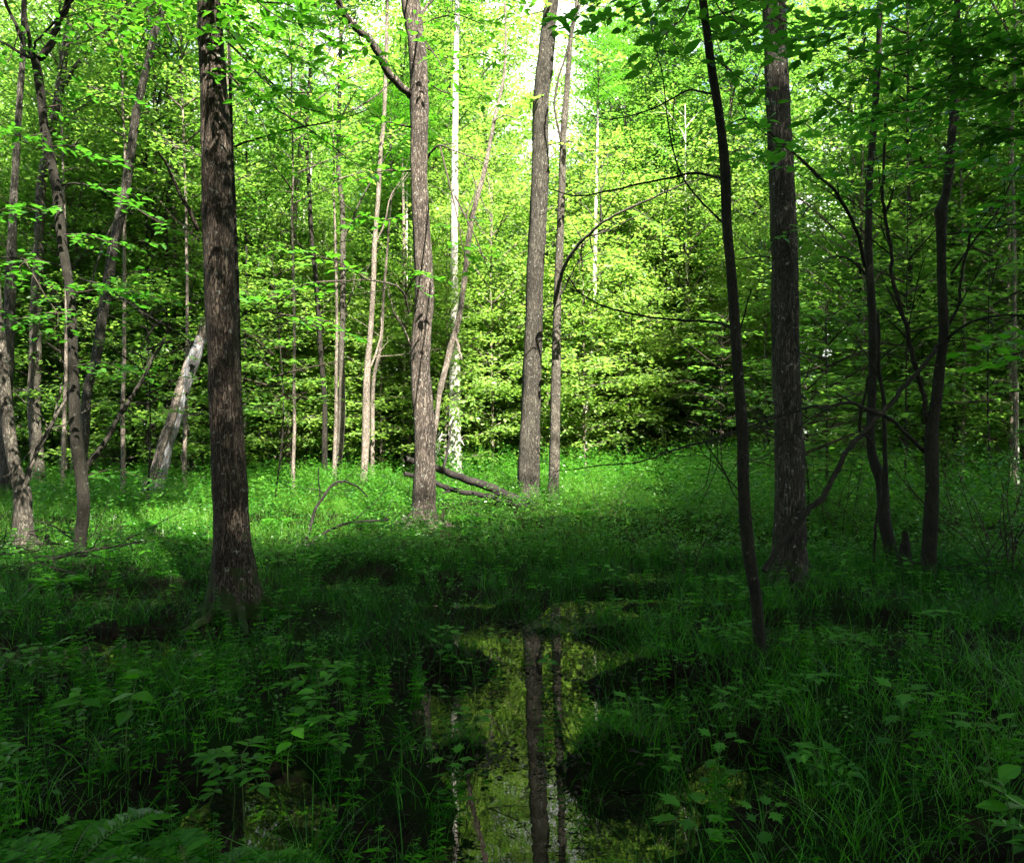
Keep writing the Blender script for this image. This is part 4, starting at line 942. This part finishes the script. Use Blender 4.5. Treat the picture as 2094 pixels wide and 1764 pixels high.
# ------------------------------------------------------------ seedlings and ferns
def seedling(seed, kind):
    rs = np.random.RandomState(seed); L_ = Leaves(); T = Tubes()
    h = rs.uniform(.14, .3)
    st = smooth_path([[0, 0, -.02], [rs.normal(0, .01), rs.normal(0, .01), h * .5], [rs.normal(0, .03), rs.normal(0, .03), h]], 3)
    T.add(st, np.linspace(.0025, .0015, len(st)), sides=5)
    if kind == 'maple':
        for lv in range(rs.randint(2, 4)):
            q = st[-1 - lv * 2]; a0 = rs.uniform(0, 6.28)
            for s in range(4 if lv == 0 else 2):
                a = a0 + s * (1.57 if lv == 0 else 3.14) + rs.normal(0, .25); pl = rs.uniform(.03, .07)
                e = q + [math.cos(a) * pl, math.sin(a) * pl, .02]
                T.add(np.array([q, e]), [.0012, .001], sides=4)
                L_.add(e[None], np.array([[math.cos(a), math.sin(a), -.25]]), np.array([[0, 0, 1.]]) + rs.normal(0, .18, (1, 3)), rs.uniform(.07, .12), shape='maple', rng=rs)
    elif kind == 'ash':
        for s in range(rs.randint(3, 6)):
            a = s * 2.4 + rs.uniform(0, .5); q = st[-1 - (s % 2)]; Ls = rs.uniform(.1, .2); pts = [q + np.array([math.cos(a) * Ls * t, math.sin(a) * Ls * t, .3 * Ls * t - .9 * Ls * t * t * .4]) for t in (0, .4, .7, 1)]
            T.add(np.array(pts), [.0014, .001, .001, .0008], sides=4)
            sd_ = np.array([-math.sin(a), math.cos(a), 0])
            for t in (.45, .7, .95):
                c = q + np.array([math.cos(a), math.sin(a), 0]) * Ls * t + [0, 0, .3 * Ls * t - .36 * Ls * t * t]
                for sg in (-1, 1):
                    L_.add(c[None], (sd_ * sg + .55 * np.array([math.cos(a), math.sin(a), -.2]))[None], np.array([[0, 0, 1.]]) + rs.normal(0, .15, (1, 3)), rs.uniform(.05, .08), shape='ovate', wid=.8, rng=rs)
            L_.add(np.array(pts[-1])[None], np.array([[math.cos(a), math.sin(a), -.3]]), np.array([[0, 0, 1.]]), .08, shape='ovate', wid=.8, rng=rs)
    else:
        for s in range(rs.randint(4, 7)):
            a = s * 1.3 + rs.uniform(0, .5); q = st[-1 - (s % 3)]
            L_.add(q[None], np.array([[math.cos(a), math.sin(a), .15]]), np.array([[0, 0, 1.]]) + rs.normal(0, .2, (1, 3)), rs.uniform(.06, .11), shape='ovate', rng=rs)
    o = bpy.data.objects.new("seedling", None); COL.objects.link(o)
    T.build("stem", M['stem'], o); L_.build("leaves", M['seedling_leaf'], o)
    return o
SD = [(seedling(200 + i, k), k) for i, k in enumerate(['maple', 'maple', 'maple', 'ash', 'ash', 'herb', 'herb'])]
SL = {'maple': ("maple_seedling", "small maple seedling with lobed leaves on the wet forest floor", "maple seedlings on the wet forest floor", "seedling"),
      'ash': ("ash_seedling", "small ash seedling with feathered leaves on the wet forest floor", "ash seedlings on the wet forest floor", "seedling"),
      'herb': ("woodland_herb", "small oval-leaved herb standing among the sedge", "oval-leaved herbs among the sedge", "plant")}
first = set(); srs = np.random.RandomState(301)
def put_seed(i, x, y, s, label=None, zoff=0):
    p, k = SD[i]
    o = p if i not in first else copy_tree(p)
    first.add(i); o.name = SL[k][0]
    o.location = (x, y, max(float(gz(x, y)), -.01) + zoff); o.rotation_euler = (0, 0, srs.uniform(0, 6.28)); o.scale = (s, s, s)
    tag(o, label or SL[k][1], SL[k][3], SL[k][2])
for px, py, s, i in [(650, 1490, 1.5, 3), (590, 1550, 1.3, 5), (260, 1560, 1.6, 5), (110, 1400, 1.2, 0), (170, 1500, 1.5, 6), (500, 1640, 1.4, 4), (960, 1470, 1.0, 1), (1360, 1560, 1.1, 2), (1850, 1560, 1.3, 0), (1400, 1720, 1.3, 1), (970, 1370, .9, 0), (880, 1400, 1, 2), (1020, 1270, 1, 1), (900, 1330, 1, 0), (1540, 1320, 1, 2)]:
    d = dbase(py + 60); q = P(px, py, d); put_seed(i, q[0], q[1], s * .78)
c = 0
while c < 100:
    y = srs.uniform(2.3, 9.5); x = srs.uniform(-.66, .66) * y
    if gz(x, y) < -.015 and srs.uniform() < .9: continue
    put_seed(srs.randint(0, 7), x, y, srs.uniform(.5, 1.05)); c += 1

def fern(seed, nf, Lf):
    rs = np.random.RandomState(seed); L_ = Leaves(); T = Tubes()
    for f in range(nf):
        a = f * 6.283 / nf + rs.uniform(-.25, .25); l = Lf * rs.uniform(.75, 1.1); t = np.linspace(0, 1, 12)
        d = np.array([math.cos(a), math.sin(a), 0]); s_ = np.array([-d[1], d[0], 0])
        pth = np.outer(t * l * .85, d); pth[:, 2] = l * (.75 * t - .62 * t * t)
        T.add(pth, np.linspace(.003, .001, 12), sides=4)
        tt = np.linspace(.15, .98, 26)
        for sg in (-1, 1):
            q = np.stack([np.interp(tt, t, pth[:, j]) for j in range(3)], -1)
            wl = l * .24 * np.sin(np.pi * np.clip(tt * .92 + .06, 0, 1)) ** .8
            L_.add(q, s_ * sg + d * .35 + rs.normal(0, .03, (26, 3)) - [0, 0, .12], np.array([0, 0, 1.]) - d * .2 + rs.normal(0, .06, (26, 3)), wl, wid=.55, rng=rs)
    o = bpy.data.objects.new("fern", None); COL.objects.link(o); T.build("stems", M['stem'], o); L_.build("fronds", M['seedling_leaf'], o)
    return o
f1, f2 = fern(1, 8, .4), fern(2, 6, .45)
flist = [(130, 1830, 2.5, 'large fern filling the lower left corner'), (400, 1850, 2.45, 'fern at the bottom edge right of the corner fern'), (300, 1050, 11.5, None), (570, 1040, 12, None), (960, 1070, 12.5, None), (1190, 1110, 12.5, None), (720, 1160, 10, None), (1700, 1110, 11, None), (2020, 1150, 10, None), (1320, 1060, 14, None), (120, 1230, 7.5, None), (390, 1150, 10, None)]
for n_, (px, py, d, lb) in enumerate(flist):
    src = (f1, f2)[n_ % 2]; o = src if n_ < 2 else copy_tree(src)
    q = P(px, py, d); o.location = (q[0], q[1], float(gz(q[0], q[1]))); o.rotation_euler = (0, 0, n_ * 1.1); o.name = "fern"
    tag(o, lb or "green fern growing in the grass of the clearing edge", "fern", "ferns in the wood")

# ------------------------------------------------------------ near leafy branches
def spray(parent, pts, d0, d1, size, rs, ori, shape='ovate', side_len=.35, nside=14, mat='leaf_near', wid=1.0, w0=4, dens=1.0, name='leafy_branch', start=0.0, pinn=False):
    n = len(pts); ds = np.linspace(d0, d1, n)
    S_ = smooth_path([P(a, b, d) for (a, b), d in zip(pts, ds)], 6); k = len(S_)
    T = Tubes(); L_ = Leaves()
    T.add(S_ - ori, np.linspace(w0 / 2 / FPX * d0, .0012, k), sides=5)
    Ltot = np.linalg.norm(S_[-1] - S_[0])
    for j in range(nside):
        t = start + (1 - start) * (j + rs.uniform(.2, .8)) / nside; i = min(int(t * (k - 1)), k - 2)
        base = S_[i]; tan = unit(S_[i + 1] - S_[i]); hs = np.cross(tan, [0, 0, 1.]); hs = unit(hs)
        sg = 1 if j % 2 else -1
        dv = unit(tan * .75 + hs * sg * .8 + [0, 0, rs.uniform(-.3, .15)] + rs.normal(0, .15, 3))
        l = side_len * rs.uniform(.5, 1.15) * (1.15 - .6 * t); m_ = 6
        q = [base]
        for s in range(m_): dv = unit(dv + rs.normal(0, .08, 3) - [0, 0, .04]); q.append(q[-1] + dv * l / m_)
        q = np.array(q); T.add(q - ori, np.linspace(.0022, .0009, m_ + 1), sides=4)
        nlf = max(3, int(l / (size * .42) * dens)); tt = (np.arange(nlf) + .6) / nlf
        pos = np.stack([np.interp(tt * m_, np.arange(m_ + 1), q[:, c_]) for c_ in range(3)], -1)
        sd = np.where(np.arange(nlf) % 2 == 0, 1, -1)[:, None]
        h2 = unit(np.cross(dv, [0, 0, 1.]))
        ax = dv * .8 + h2 * sd * .9 + rs.normal(0, .16, (nlf, 3)) - [0, 0, .22]
        ax[-1] = dv
        nr = np.array([0, 0, 1.]) + rs.normal(0, .28, (nlf, 3))
        L_.add(pos - ori, ax, nr, size * rs.uniform(.6, 1.12, nlf), shape=shape, wid=wid, tint=np.clip(rs.normal(.5, .25, nlf), 0, 1))
    br = T.build(name, M['twig'], parent)
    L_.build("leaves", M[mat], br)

# a young beech standing just outside the frame at the right reaches in with its boughs
bx = np.array([3.9, 3.6, .05])
beech = thing("beech_tree", "dark oval-leaved branches reaching across the upper right corner", "tree", tuple(bx))
T = Tubes(); pp = smooth_path(np.array([[0, 0, -.2], [.05, .05, 1.5], [-.05, .1, 3.2], [0, .1, 5.5], [.1, .1, 8]]), 4); T.add(pp, np.linspace(.08, .03, len(pp)), sides=10, rough=.06, rng=rng, flare=.3); T.build("trunk", M['bark_dark'], beech)
put_crown(beech, 0, (0, .1, 6.2), (.3, .3, .3), 1)
sr = np.random.RandomState(404)
SPR = [
 ([(2400, -260), (2250, -120), (2094, 20), (1960, 50), (1850, 110), (1740, 120), (1660, 165)], 3.6, 4.2),
 ([(2400, -220), (2200, -160), (2000, -60), (1880, 60), (1800, 130), (1740, 200), (1690, 240)], 3.6, 4.4),
 ([(2400, -350), (2150, -200), (1930, -60), (1840, 10), (1750, 30), (1680, 70), (1620, 90)], 3.6, 4.0),
 ([(2400, -100), (2250, 30), (2094, 130), (2000, 120), (1900, 190), (1850, 225), (1780, 235)], 3.6, 4.3),
 ([(2400, -60), (2250, 60), (2120, 90), (2060, 70), (1990, 100), (1930, 90)], 3.5, 4.0),
 ([(2400, 60), (2250, 150), (2110, 180), (2040, 190), (1970, 170), (1900, 240)], 3.6, 4.0),
 ([(2380, 160), (2200, 260), (2094, 270), (2040, 260), (2000, 300)], 3.6, 4.0),
 ([(2400, -200), (2200, -160), (1990, 10), (1960, 120), (1950, 190), (1890, 265), (1830, 290)], 3.6, 4.6),
]
for pts, d0, d1 in SPR:
    spray(beech, pts, d0, d1, .078, sr, bx, side_len=.34, nside=20, start=.25)
S5 = [
 ([(1432, -60), (1400, 30), (1370, 60), (1345, 110), (1320, 165)], 4.9, 4.3, .11, .3, 9),
 ([(1440, 40), (1500, 20), (1560, -10), (1600, 10), (1650, 60)], 4.8, 4.2, .08, .3, 12),
 ([(1435, -80), (1380, -40), (1300, 10), (1240, 40), (1195, 55)], 4.9, 4.5, .09, .25, 11),
 ([(1450, 110), (1500, 150), (1540, 180), (1560, 230)], 4.9, 4.5, .075, .25, 8),
 ([(1437, -70), (1390, -20), (1330, 30), (1280, 50)], 4.9, 4.4, .08, .3, 9),
]
S5 += [([(1440, -60), (1500, -20), (1570, 30), (1640, 60), (1700, 110)], 4.9, 4.6, .085, .3, 13), ([(1446, 60), (1500, 80), (1560, 70), (1620, 100)], 4.9, 4.5, .08, .3, 10), ([(1440, -40), (1480, 30), (1530, 60), (1550, 120)], 4.9, 4.2, .09, .3, 9), ([(1436, -90), (1350, -60), (1260, -20), (1180, 30), (1130, 40)], 4.9, 4.8, .085, .3, 13)]
for pts, d0, d1, sz, sl, ns in S5: spray(t5, pts, d0, d1, sz, sr, t5b, side_len=sl, nside=ns)
S7 = [
 ([(1674, 366), (1646, 337), (1600, 299), (1560, 320), (1500, 330), (1460, 320)], 7.2, 6, .1, .4, 10),
 ([(1600, 299), (1560, 270), (1534, 251), (1487, 256), (1430, 225)], 6.8, 6, .1, .35, 9),
 ([(1790, 230), (1740, 250), (1690, 262), (1640, 290), (1600, 330)], 8.2, 6.5, .1, .45, 12),
 ([(1776, 440), (1720, 400), (1660, 420), (1610, 480), (1560, 500)], 8.4, 7, .1, .4, 10),
 ([(1783, 330), (1840, 300), (1880, 310), (1920, 350)], 8.4, 7.5, .1, .45, 10),
]
for pts, d0, d1, sz, sl, ns in S7: spray(t7, pts, d0, d1, sz, sr, t7b, side_len=sl, nside=ns, w0=3)
S8 = [
 ([(1951, 211), (1900, 225), (1850, 230), (1800, 240), (1750, 262)], 8, 6.5, .1, .4, 12),
 ([(1945, 300), (1900, 340), (1850, 345), (1790, 350), (1740, 330)], 8.1, 6.8, .1, .4, 12),
 ([(2070, 365), (2090, 330), (2110, 290)], 7.8, 7, .1, .4, 6),
 ([(1960, 350), (2010, 330), (2060, 340), (2100, 360)], 8, 7, .12, .5, 9),
 ([(1990, 472), (2040, 410), (2094, 395)], 7.6, 6.6, .13, .45, 8),
]
for pts, d0, d1, sz, sl, ns in S8: spray(t8, pts, d0, d1, sz, sr, t8b, side_len=sl, nside=ns, w0=3)
S3_ = [([(1118, 60), (1180, 80), (1240, 120), (1290, 130)], 17, 16.5), ([(1122, 20), (1060, 40), (1010, 90), (960, 110)], 17, 16.5), ([(1110, 200), (1060, 220), (1010, 260)], 17, 16.5), ([(1108, 300), (1170, 290), (1230, 320), (1290, 310)], 17, 16.4), ([(1128, -20), (1200, 10), (1280, 20), (1340, 60)], 17, 16)]
for pts, d0, d1 in S3_: spray(t3, pts, d0, d1, .17, sr, t3b, mat='leaf_far', side_len=.7, nside=12, w0=3)
S4_ = [([(1277, 432), (1310, 440), (1350, 470), (1380, 500)], 15.5, 15), ([(1180, 540), (1230, 520), (1280, 530), (1320, 560)], 16, 15.6), ([(1150, 400), (1200, 370), (1250, 360)], 16.5, 16.2), ([(1135, 700), (1180, 680), (1230, 700), (1270, 690)], 16.5, 16), ([(1227, 460), (1260, 400), (1300, 370), (1340, 340)], 16, 15)]
for pts, d0, d1 in S4_: spray(t4, pts, d0, d1, .15, sr, t4b, mat='leaf_far', side_len=.6, nside=10, w0=2.5)
spray(t8, [(2110, 648), (2080, 690), (2040, 700), (1990, 725)], 7.4, 5.5, .13, sr, t8b, mat='leaf_mid', side_len=.35, nside=8, wid=1.5)
spray(t8, [(2110, 660), (2094, 720), (2050, 740), (2010, 748)], 7.4, 5.6, .13, sr, t8b, mat='leaf_mid', side_len=.3, nside=6, wid=1.5)
# feathery ash foliage of the thick left trunk and the ash
S1_ = [([(425, -80), (500, -20), (560, 30), (620, 50), (680, 40)], 6.3, 5.4), ([(430, -40), (480, 40), (540, 90), (600, 120), (650, 140)], 6.3, 5.6), ([(436, 60), (500, 120), (560, 180), (640, 190), (700, 180)], 6.3, 5.4),
       ([(425, -100), (440, -20), (440, 40), (450, 80)], 6.3, 5.2), ([(425, -90), (600, -40), (700, 20), (740, 90), (735, 130)], 6.3, 5.6), ([(425, -90), (380, -30), (310, 10), (290, 50)], 6.3, 5.4), ([(470, 150), (560, 220), (640, 270), (720, 330), (760, 350)], 6.7, 6)]
S1_ += [([(430, -60), (520, 0), (590, 10), (650, 60), (690, 90)], 6.3, 5.8), ([(434, -30), (520, 60), (600, 90), (650, 110)], 6.3, 6), ([(436, 20), (520, 130), (600, 210), (660, 230)], 6.3, 5.6), ([(425, -90), (530, -60), (620, -10), (660, 0)], 6.3, 5.8), ([(440, 120), (500, 190), (540, 260), (560, 330)], 6.3, 5.8), ([(425, -60), (350, 0), (300, 60), (270, 130)], 6.3, 6.4), ([(420, -90), (330, -40), (250, 20), (200, 50)], 6.3, 7)]
for pts, d0, d1 in S1_: spray(t1, pts, d0, d1, .11, sr, t1b, mat='leaf_mid', side_len=.4, nside=13, wid=.75, w0=5)
S2_ = [([(838, -40), (845, 20), (850, 50), (855, 90)], 12, 6, .1, 5), ([(853, 60), (880, 100), (900, 130), (910, 170)], 11.8, 8, .12, 7), ([(700, 574), (640, 578), (600, 590), (540, 610), (500, 600)], 11, 9.4, .15, 12), ([(750, 572), (700, 540), (640, 520), (580, 500)], 11, 9.6, .15, 10),
       ([(560, 640), (620, 650), (680, 660), (730, 690)], 10.5, 10, .14, 9), ([(830, 600), (850, 565), (880, 560), (905, 575)], 11.8, 10, .13, 7), ([(900, 300), (930, 420), (945, 500), (955, 530)], 11.6, 7, .1, 7), ([(930, 400), (970, 480), (990, 530), (1000, 560)], 11, 7, .1, 7)]
S2_ += [([(855, 50), (930, 30), (1000, 50), (1070, 20)], 12, 12.6, .15, 12), ([(856, 90), (920, 120), (980, 110), (1040, 130)], 12, 12.6, .15, 10), ([(857, 150), (910, 190), (960, 180), (1010, 220)], 12, 12.4, .15, 10), ([(850, 0), (920, -20), (1010, -10), (1100, 20), (1160, 60)], 12, 12, .15, 14), ([(840, 260), (780, 250), (720, 280), (660, 270)], 12, 11, .15, 12), ([(842, 350), (780, 350), (720, 370), (670, 360)], 12, 11.4, .14, 10), ([(763, 84), (720, 120), (680, 190), (620, 220)], 11, 10.4, .14, 12), ([(693, 0), (640, 10), (580, 50), (540, 60)], 10.6, 10, .14, 12), ([(845, 430), (790, 450), (740, 440), (700, 470)], 12, 11.4, .14, 8)]
for pts, d0, d1, sz, ns in S2_: spray(t2, pts, d0, d1, sz, sr, t2b, mat='leaf_mid', side_len=.4, nside=ns, wid=.8, w0=4, start=.4 if sz < .11 else .1)
S_l = [([(190, 380), (240, 400), (300, 440), (360, 470)], 8.5, 8), ([(100, 538), (60, 530), (20, 560), (-20, 560)], 8.6, 8), ([(215, 590), (290, 600), (350, 620)], 8.4, 7.8), ([(50, 530), (90, 600), (120, 650), (100, 690)], 8.5, 7.8), ([(170, 975), (230, 960), (290, 975), (330, 980)], 8.9, 8.6), ([(105, 74), (160, 90), (220, 60), (260, 40)], 8.8, 8)]
S_l += [([(132, 480), (180, 480), (240, 500), (300, 490)], 8.8, 8.2), ([(128, 420), (80, 430), (30, 420), (-20, 440)], 8.8, 8.2), ([(144, 600), (200, 590), (260, 560), (330, 550)], 8.8, 8), ([(146, 640), (90, 640), (40, 650), (-10, 640)], 8.8, 8.2), ([(100, 300), (160, 300), (220, 330), (270, 320)], 8.8, 8.4), ([(95, 270), (50, 280), (10, 270), (-30, 290)], 8.8, 8.2), ([(150, 750), (210, 740), (260, 760), (300, 750)], 8.8, 8.4), ([(88, 220), (150, 210), (210, 190), (280, 200)], 8.8, 8.8), ([(40, 60), (20, 120), (-10, 150)], 8.9, 8.4), ([(120, 40), (180, 20), (240, -10), (300, 10)], 8.8, 9)]
for pts, d0, d1 in S_l: spray(la, pts, d0, d1, .1, sr, lab, mat='leaf_near', side_len=.42, nside=9, w0=3)  # darker leaf colour stands in for shade on these left sprays

# saplings with lobed, horizontally layered leaves closer than the wood
for n_, (px, py0, py1, d, lb) in enumerate([(1690, 1150, 620, 12, "maple sapling with bright lobed leaves behind the thick grey trunk's right side"), (1850, 1090, 330, 14, "tall maple sapling spreading yellow-green leaves between the two dark stems"), (2030, 1080, 420, 13, "maple sapling with yellow-green leaves at the right edge"),
    (560, 1040, 520, 15, "maple sapling with soft layered leaves right of the thickest left trunk"), (1480, 1010, 640, 17, "maple sapling in the clearing behind the nearest slender trunk"), (1650, 1060, 760, 11, "low bushy sapling right of the thick grey trunk"), (300, 1040, 560, 14, "maple sapling before the leaning grey trunk")]):
    q = P(px, py0, d); q[2] = float(gz(q[0], q[1])); top = P(px, py1, d)[2]
    o = thing("maple_sapling", lb, "sapling", tuple(q)); rs = np.random.RandomState(600 + n_)
    T = Tubes(); hh_ = top - q[2]; st = smooth_path(np.array([[0, 0, -.1], [rs.normal(0, .08), 0, hh_ * .4], [rs.normal(0, .12), rs.normal(0, .1), hh_]]), 4); T.add(st, np.linspace(.022, .005, len(st)), sides=6); T.build("trunk", M['bark_dark'], o)
    L_, T2_ = crown_gen(rs, hh_ * .35, hh_, 1.3, 18, 12, 0, .1, droop=.02, base_slope=.1)
    # replace clump leaves by lobed ones
    L_ = Leaves(); rs = np.random.RandomState(600 + n_); az = 0
    for i_ in range(22):
        u = (i_ + .5) / 22; h = hh_ * (.35 + .65 * u); az += 2.4; Lb = 1.3 * (1 - .6 * u) * rs.uniform(.6, 1.2); m_ = 34
        t_ = rs.uniform(.2, 1, m_); lat = rs.normal(0, .2, m_) * Lb; d_ = np.array([math.cos(az), math.sin(az), 0]); s_ = np.array([-d_[1], d_[0], 0])
        pos = np.outer(t_ * Lb, d_) + np.outer(lat, s_); pos[:, 2] = h + .12 * t_ * Lb - .1 * (t_ * Lb) ** 2 + rs.normal(0, .03, m_)
        L_.add(pos, np.tile(d_, (m_, 1)) + np.outer(lat * 3, s_) - [0, 0, .15], np.array([0, 0, 1.]) + rs.normal(0, .22, (m_, 3)), rs.uniform(.08, .14, m_), shape='maple', rng=rs)
        T2_.add(np.array([[0, 0, h], d_ * Lb * .5 + [0, 0, h + .03], d_ * Lb + [0, 0, h]]), [.006, .004, .002], sides=4)
    T2_.build("limbs", M['twig'], o); L_.build("crown", M['leaf_far'], o)

# bare-twigged shrubs in the undergrowth at right and in the clearing
def shrub(label, px, py, d, H_, n, seed, nl=160, mat='twig'):
    rs = np.random.RandomState(seed); q = P(px, py, d); q[2] = float(gz(q[0], q[1])); o = thing("shrub", label, "shrub", tuple(q))
    T = Tubes(); L_ = Leaves()
    for k in range(n):
        a = rs.uniform(0, 6.28); dv = unit(np.array([math.cos(a) * .4, math.sin(a) * .4, 1.])); p_ = np.array([rs.normal(0, .12), rs.normal(0, .12), -.05]); pts = [p_]
        for s in range(7): dv = unit(dv + rs.normal(0, .14, 3)); pts.append(pts[-1] + dv * H_ * rs.uniform(.1, .17))
        pts = np.array(pts); T.add(pts, np.linspace(.007, .002, 8), sides=4)
        for j in range(5):
            i_ = rs.randint(2, 7); d2 = unit(rs.normal(0, 1, 3) * [1, 1, .4] + [0, 0, .35]); e = pts[i_] + d2 * rs.uniform(.15, .45) * H_ * .5
            T.add(np.array([pts[i_], (pts[i_] + e) / 2 + rs.normal(0, .02, 3), e]), [.003, .002, .001], sides=3)
            c_ = nl // (n * 5) + 1; pos = pts[i_] + (e - pts[i_]) * rs.uniform(.3, 1.05, (c_, 1)) + rs.normal(0, .04, (c_, 3))
            L_.add(pos, rs.normal(0, 1, (c_, 3)) * [1, 1, .3], np.array([0, 0, 1.]) + rs.normal(0, .35, (c_, 3)), rs.uniform(.035, .07, c_), rng=rs)
    T.build("stems", M[mat], o); L_.build("leaves", M['herb'], o)
shrub("twiggy leafy shrub crowding the right edge above the stick pile", 2050, 1190, 8, 1.6, 16, 1, 700)
shrub("twiggy shrub behind the burled stem, mostly thin brown shoots", 1985, 1120, 10.5, 1.8, 16, 2, 800)
shrub("thin-stemmed shrub in the sunlit herbs between crooked stem and thick grey trunk", 1720, 1120, 10.5, 1.5, 12, 3, 600)
shrub("leafy shrub at the right edge under the round bright leaves", 2110, 1080, 11, 2.0, 16, 4, 1000)
shrub("wispy bare shrub standing left of the nearest slender trunk", 1405, 1180, 8.2, .9, 4, 5, 30)
shrub("lone thin bare shoots standing in the sunlit grass right of the slim dark trunk", 1235, 1060, 13, 1.0, 3, 6, 20)
shrub("leafy sunlit bush at the wood edge right of the brush pile", 1400, 925, 30, 2.2, 22, 7, 1600)
shrub("leafy sunlit bush at the wood edge left of the brush pile", 1030, 930, 27, 2.2, 22, 8, 1600)

# ------------------------------------------------------------ labels of the wood's trees and the seedlings: which one each is
ORD = "nearest second third fourth fifth sixth seventh eighth ninth tenth eleventh twelfth thirteenth fourteenth fifteenth sixteenth seventeenth eighteenth nineteenth twentieth".split()
def ordw(i):
    if i < 20: return ORD[i] + (" from the front" if i else " to the front")
    return "number %d from the front" % (i + 1)
MARKS = [(-400, "the left picture edge"), (70, "the forked stem"), (230, "the leaning grey trunk"), (345, "the kinked sapling"), (456, "the thickest left trunk"), (588, "the light brown trunk"), (698, "the mottled-foot trunk"), (757, "the pinkish tan trunk"), (862, "the rusty-footed ash"), (930, "the white trunk"), (1090, "the tall grey trunk"), (1205, "the bluish pole"), (1335, "the straight dark-wood trunk"), (1510, "the nearest slender trunk"), (1610, "the thick ridged trunk"), (1790, "the crooked stem"), (1920, "the burled stem"), (2094, "the right picture edge"), (9999, "")]
KW = {'P': "sun-painted young maple", 'A': "low leafy tree", 'B': "mid-height leafy tree", 'C': "tall far tree", 'D': "bare-stemmed pole tree"}
bins = {}
for o, k, x, y in WOOD:
    px = CX + x / y * FPX; i = max(j for j in range(len(MARKS) - 1) if MARKS[j][0] <= max(px, -400))
    bins.setdefault((k, i), []).append((y, o))
for (k, i), l in bins.items():
    for n_, (_, o) in enumerate(sorted(l, key=lambda t: t[0])):
        if MARKS[i + 1][1]: o["label"] = "%s between %s and %s, %s" % (KW[k], MARKS[i][1].replace("the ", "", 1), MARKS[i + 1][1].replace("the ", "", 1), ordw(n_))
        else: o["label"] = "%s beyond the right picture edge, %s" % (KW[k], ordw(n_))
SM = [(-9999, "at the left edge"), (180, "left of the thickest left trunk's foot"), (400, "below the thickest left trunk"), (600, "midway from thickest left trunk to pool"), (830, "on the pool's left half"), (1060, "on the pool's right half"), (1300, "on the pool's right bank"), (1500, "by the nearest slender trunk's foot"), (1700, "right of the nearest slender trunk's foot"), (1900, "at the right edge")]
bins = {}
for o in list(COL.objects):
    if o.parent is None and o.get("category") in ("seedling", "plant", "fern") and ("seedling" in o.name or "herb" in o.name or "green fern" in o.get("label", "")):
        x, y = o.location.x, o.location.y; px = CX + x / y * FPX
        i = max(j for j in range(len(SM)) if SM[j][0] <= px)
        kw = "lobed maple seedling" if "maple" in o.name else "feather-leaved ash seedling" if "ash" in o.name else "oval-leaved herb" if "herb" in o.name else "green fern"
        bins.setdefault((kw, i), []).append((y, o))
for (kw, i), l in bins.items():
    for n_, (_, o) in enumerate(sorted(l, key=lambda t: t[0])):
        o["label"] = "%s %s, %s" % (kw, SM[i][1], ordw(n_))

outs = [o for o in COL.objects if o.parent is None and "out of frame" in o.get("label", "")]
NW = "first second third fourth fifth sixth seventh eighth ninth tenth eleventh twelfth thirteenth fourteenth fifteenth sixteenth seventeenth eighteenth nineteenth twentieth".split()
NW += ["twenty-" + w_ for w_ in NW[:9]] + ["thirtieth"] + ["thirty-" + w_ for w_ in NW[:9]] + ["fortieth"] + ["forty-" + w_ for w_ in NW[:9]] + ["fiftieth"] + ["fifty-" + w_ for w_ in NW[:9]]
for n_, o in enumerate(sorted(outs, key=lambda o: o.location.x ** 2 + o.location.y ** 2)):
    o["label"] = "%s unseen shade tree outside the picture around the viewer, counted from the nearest" % NW[n_]
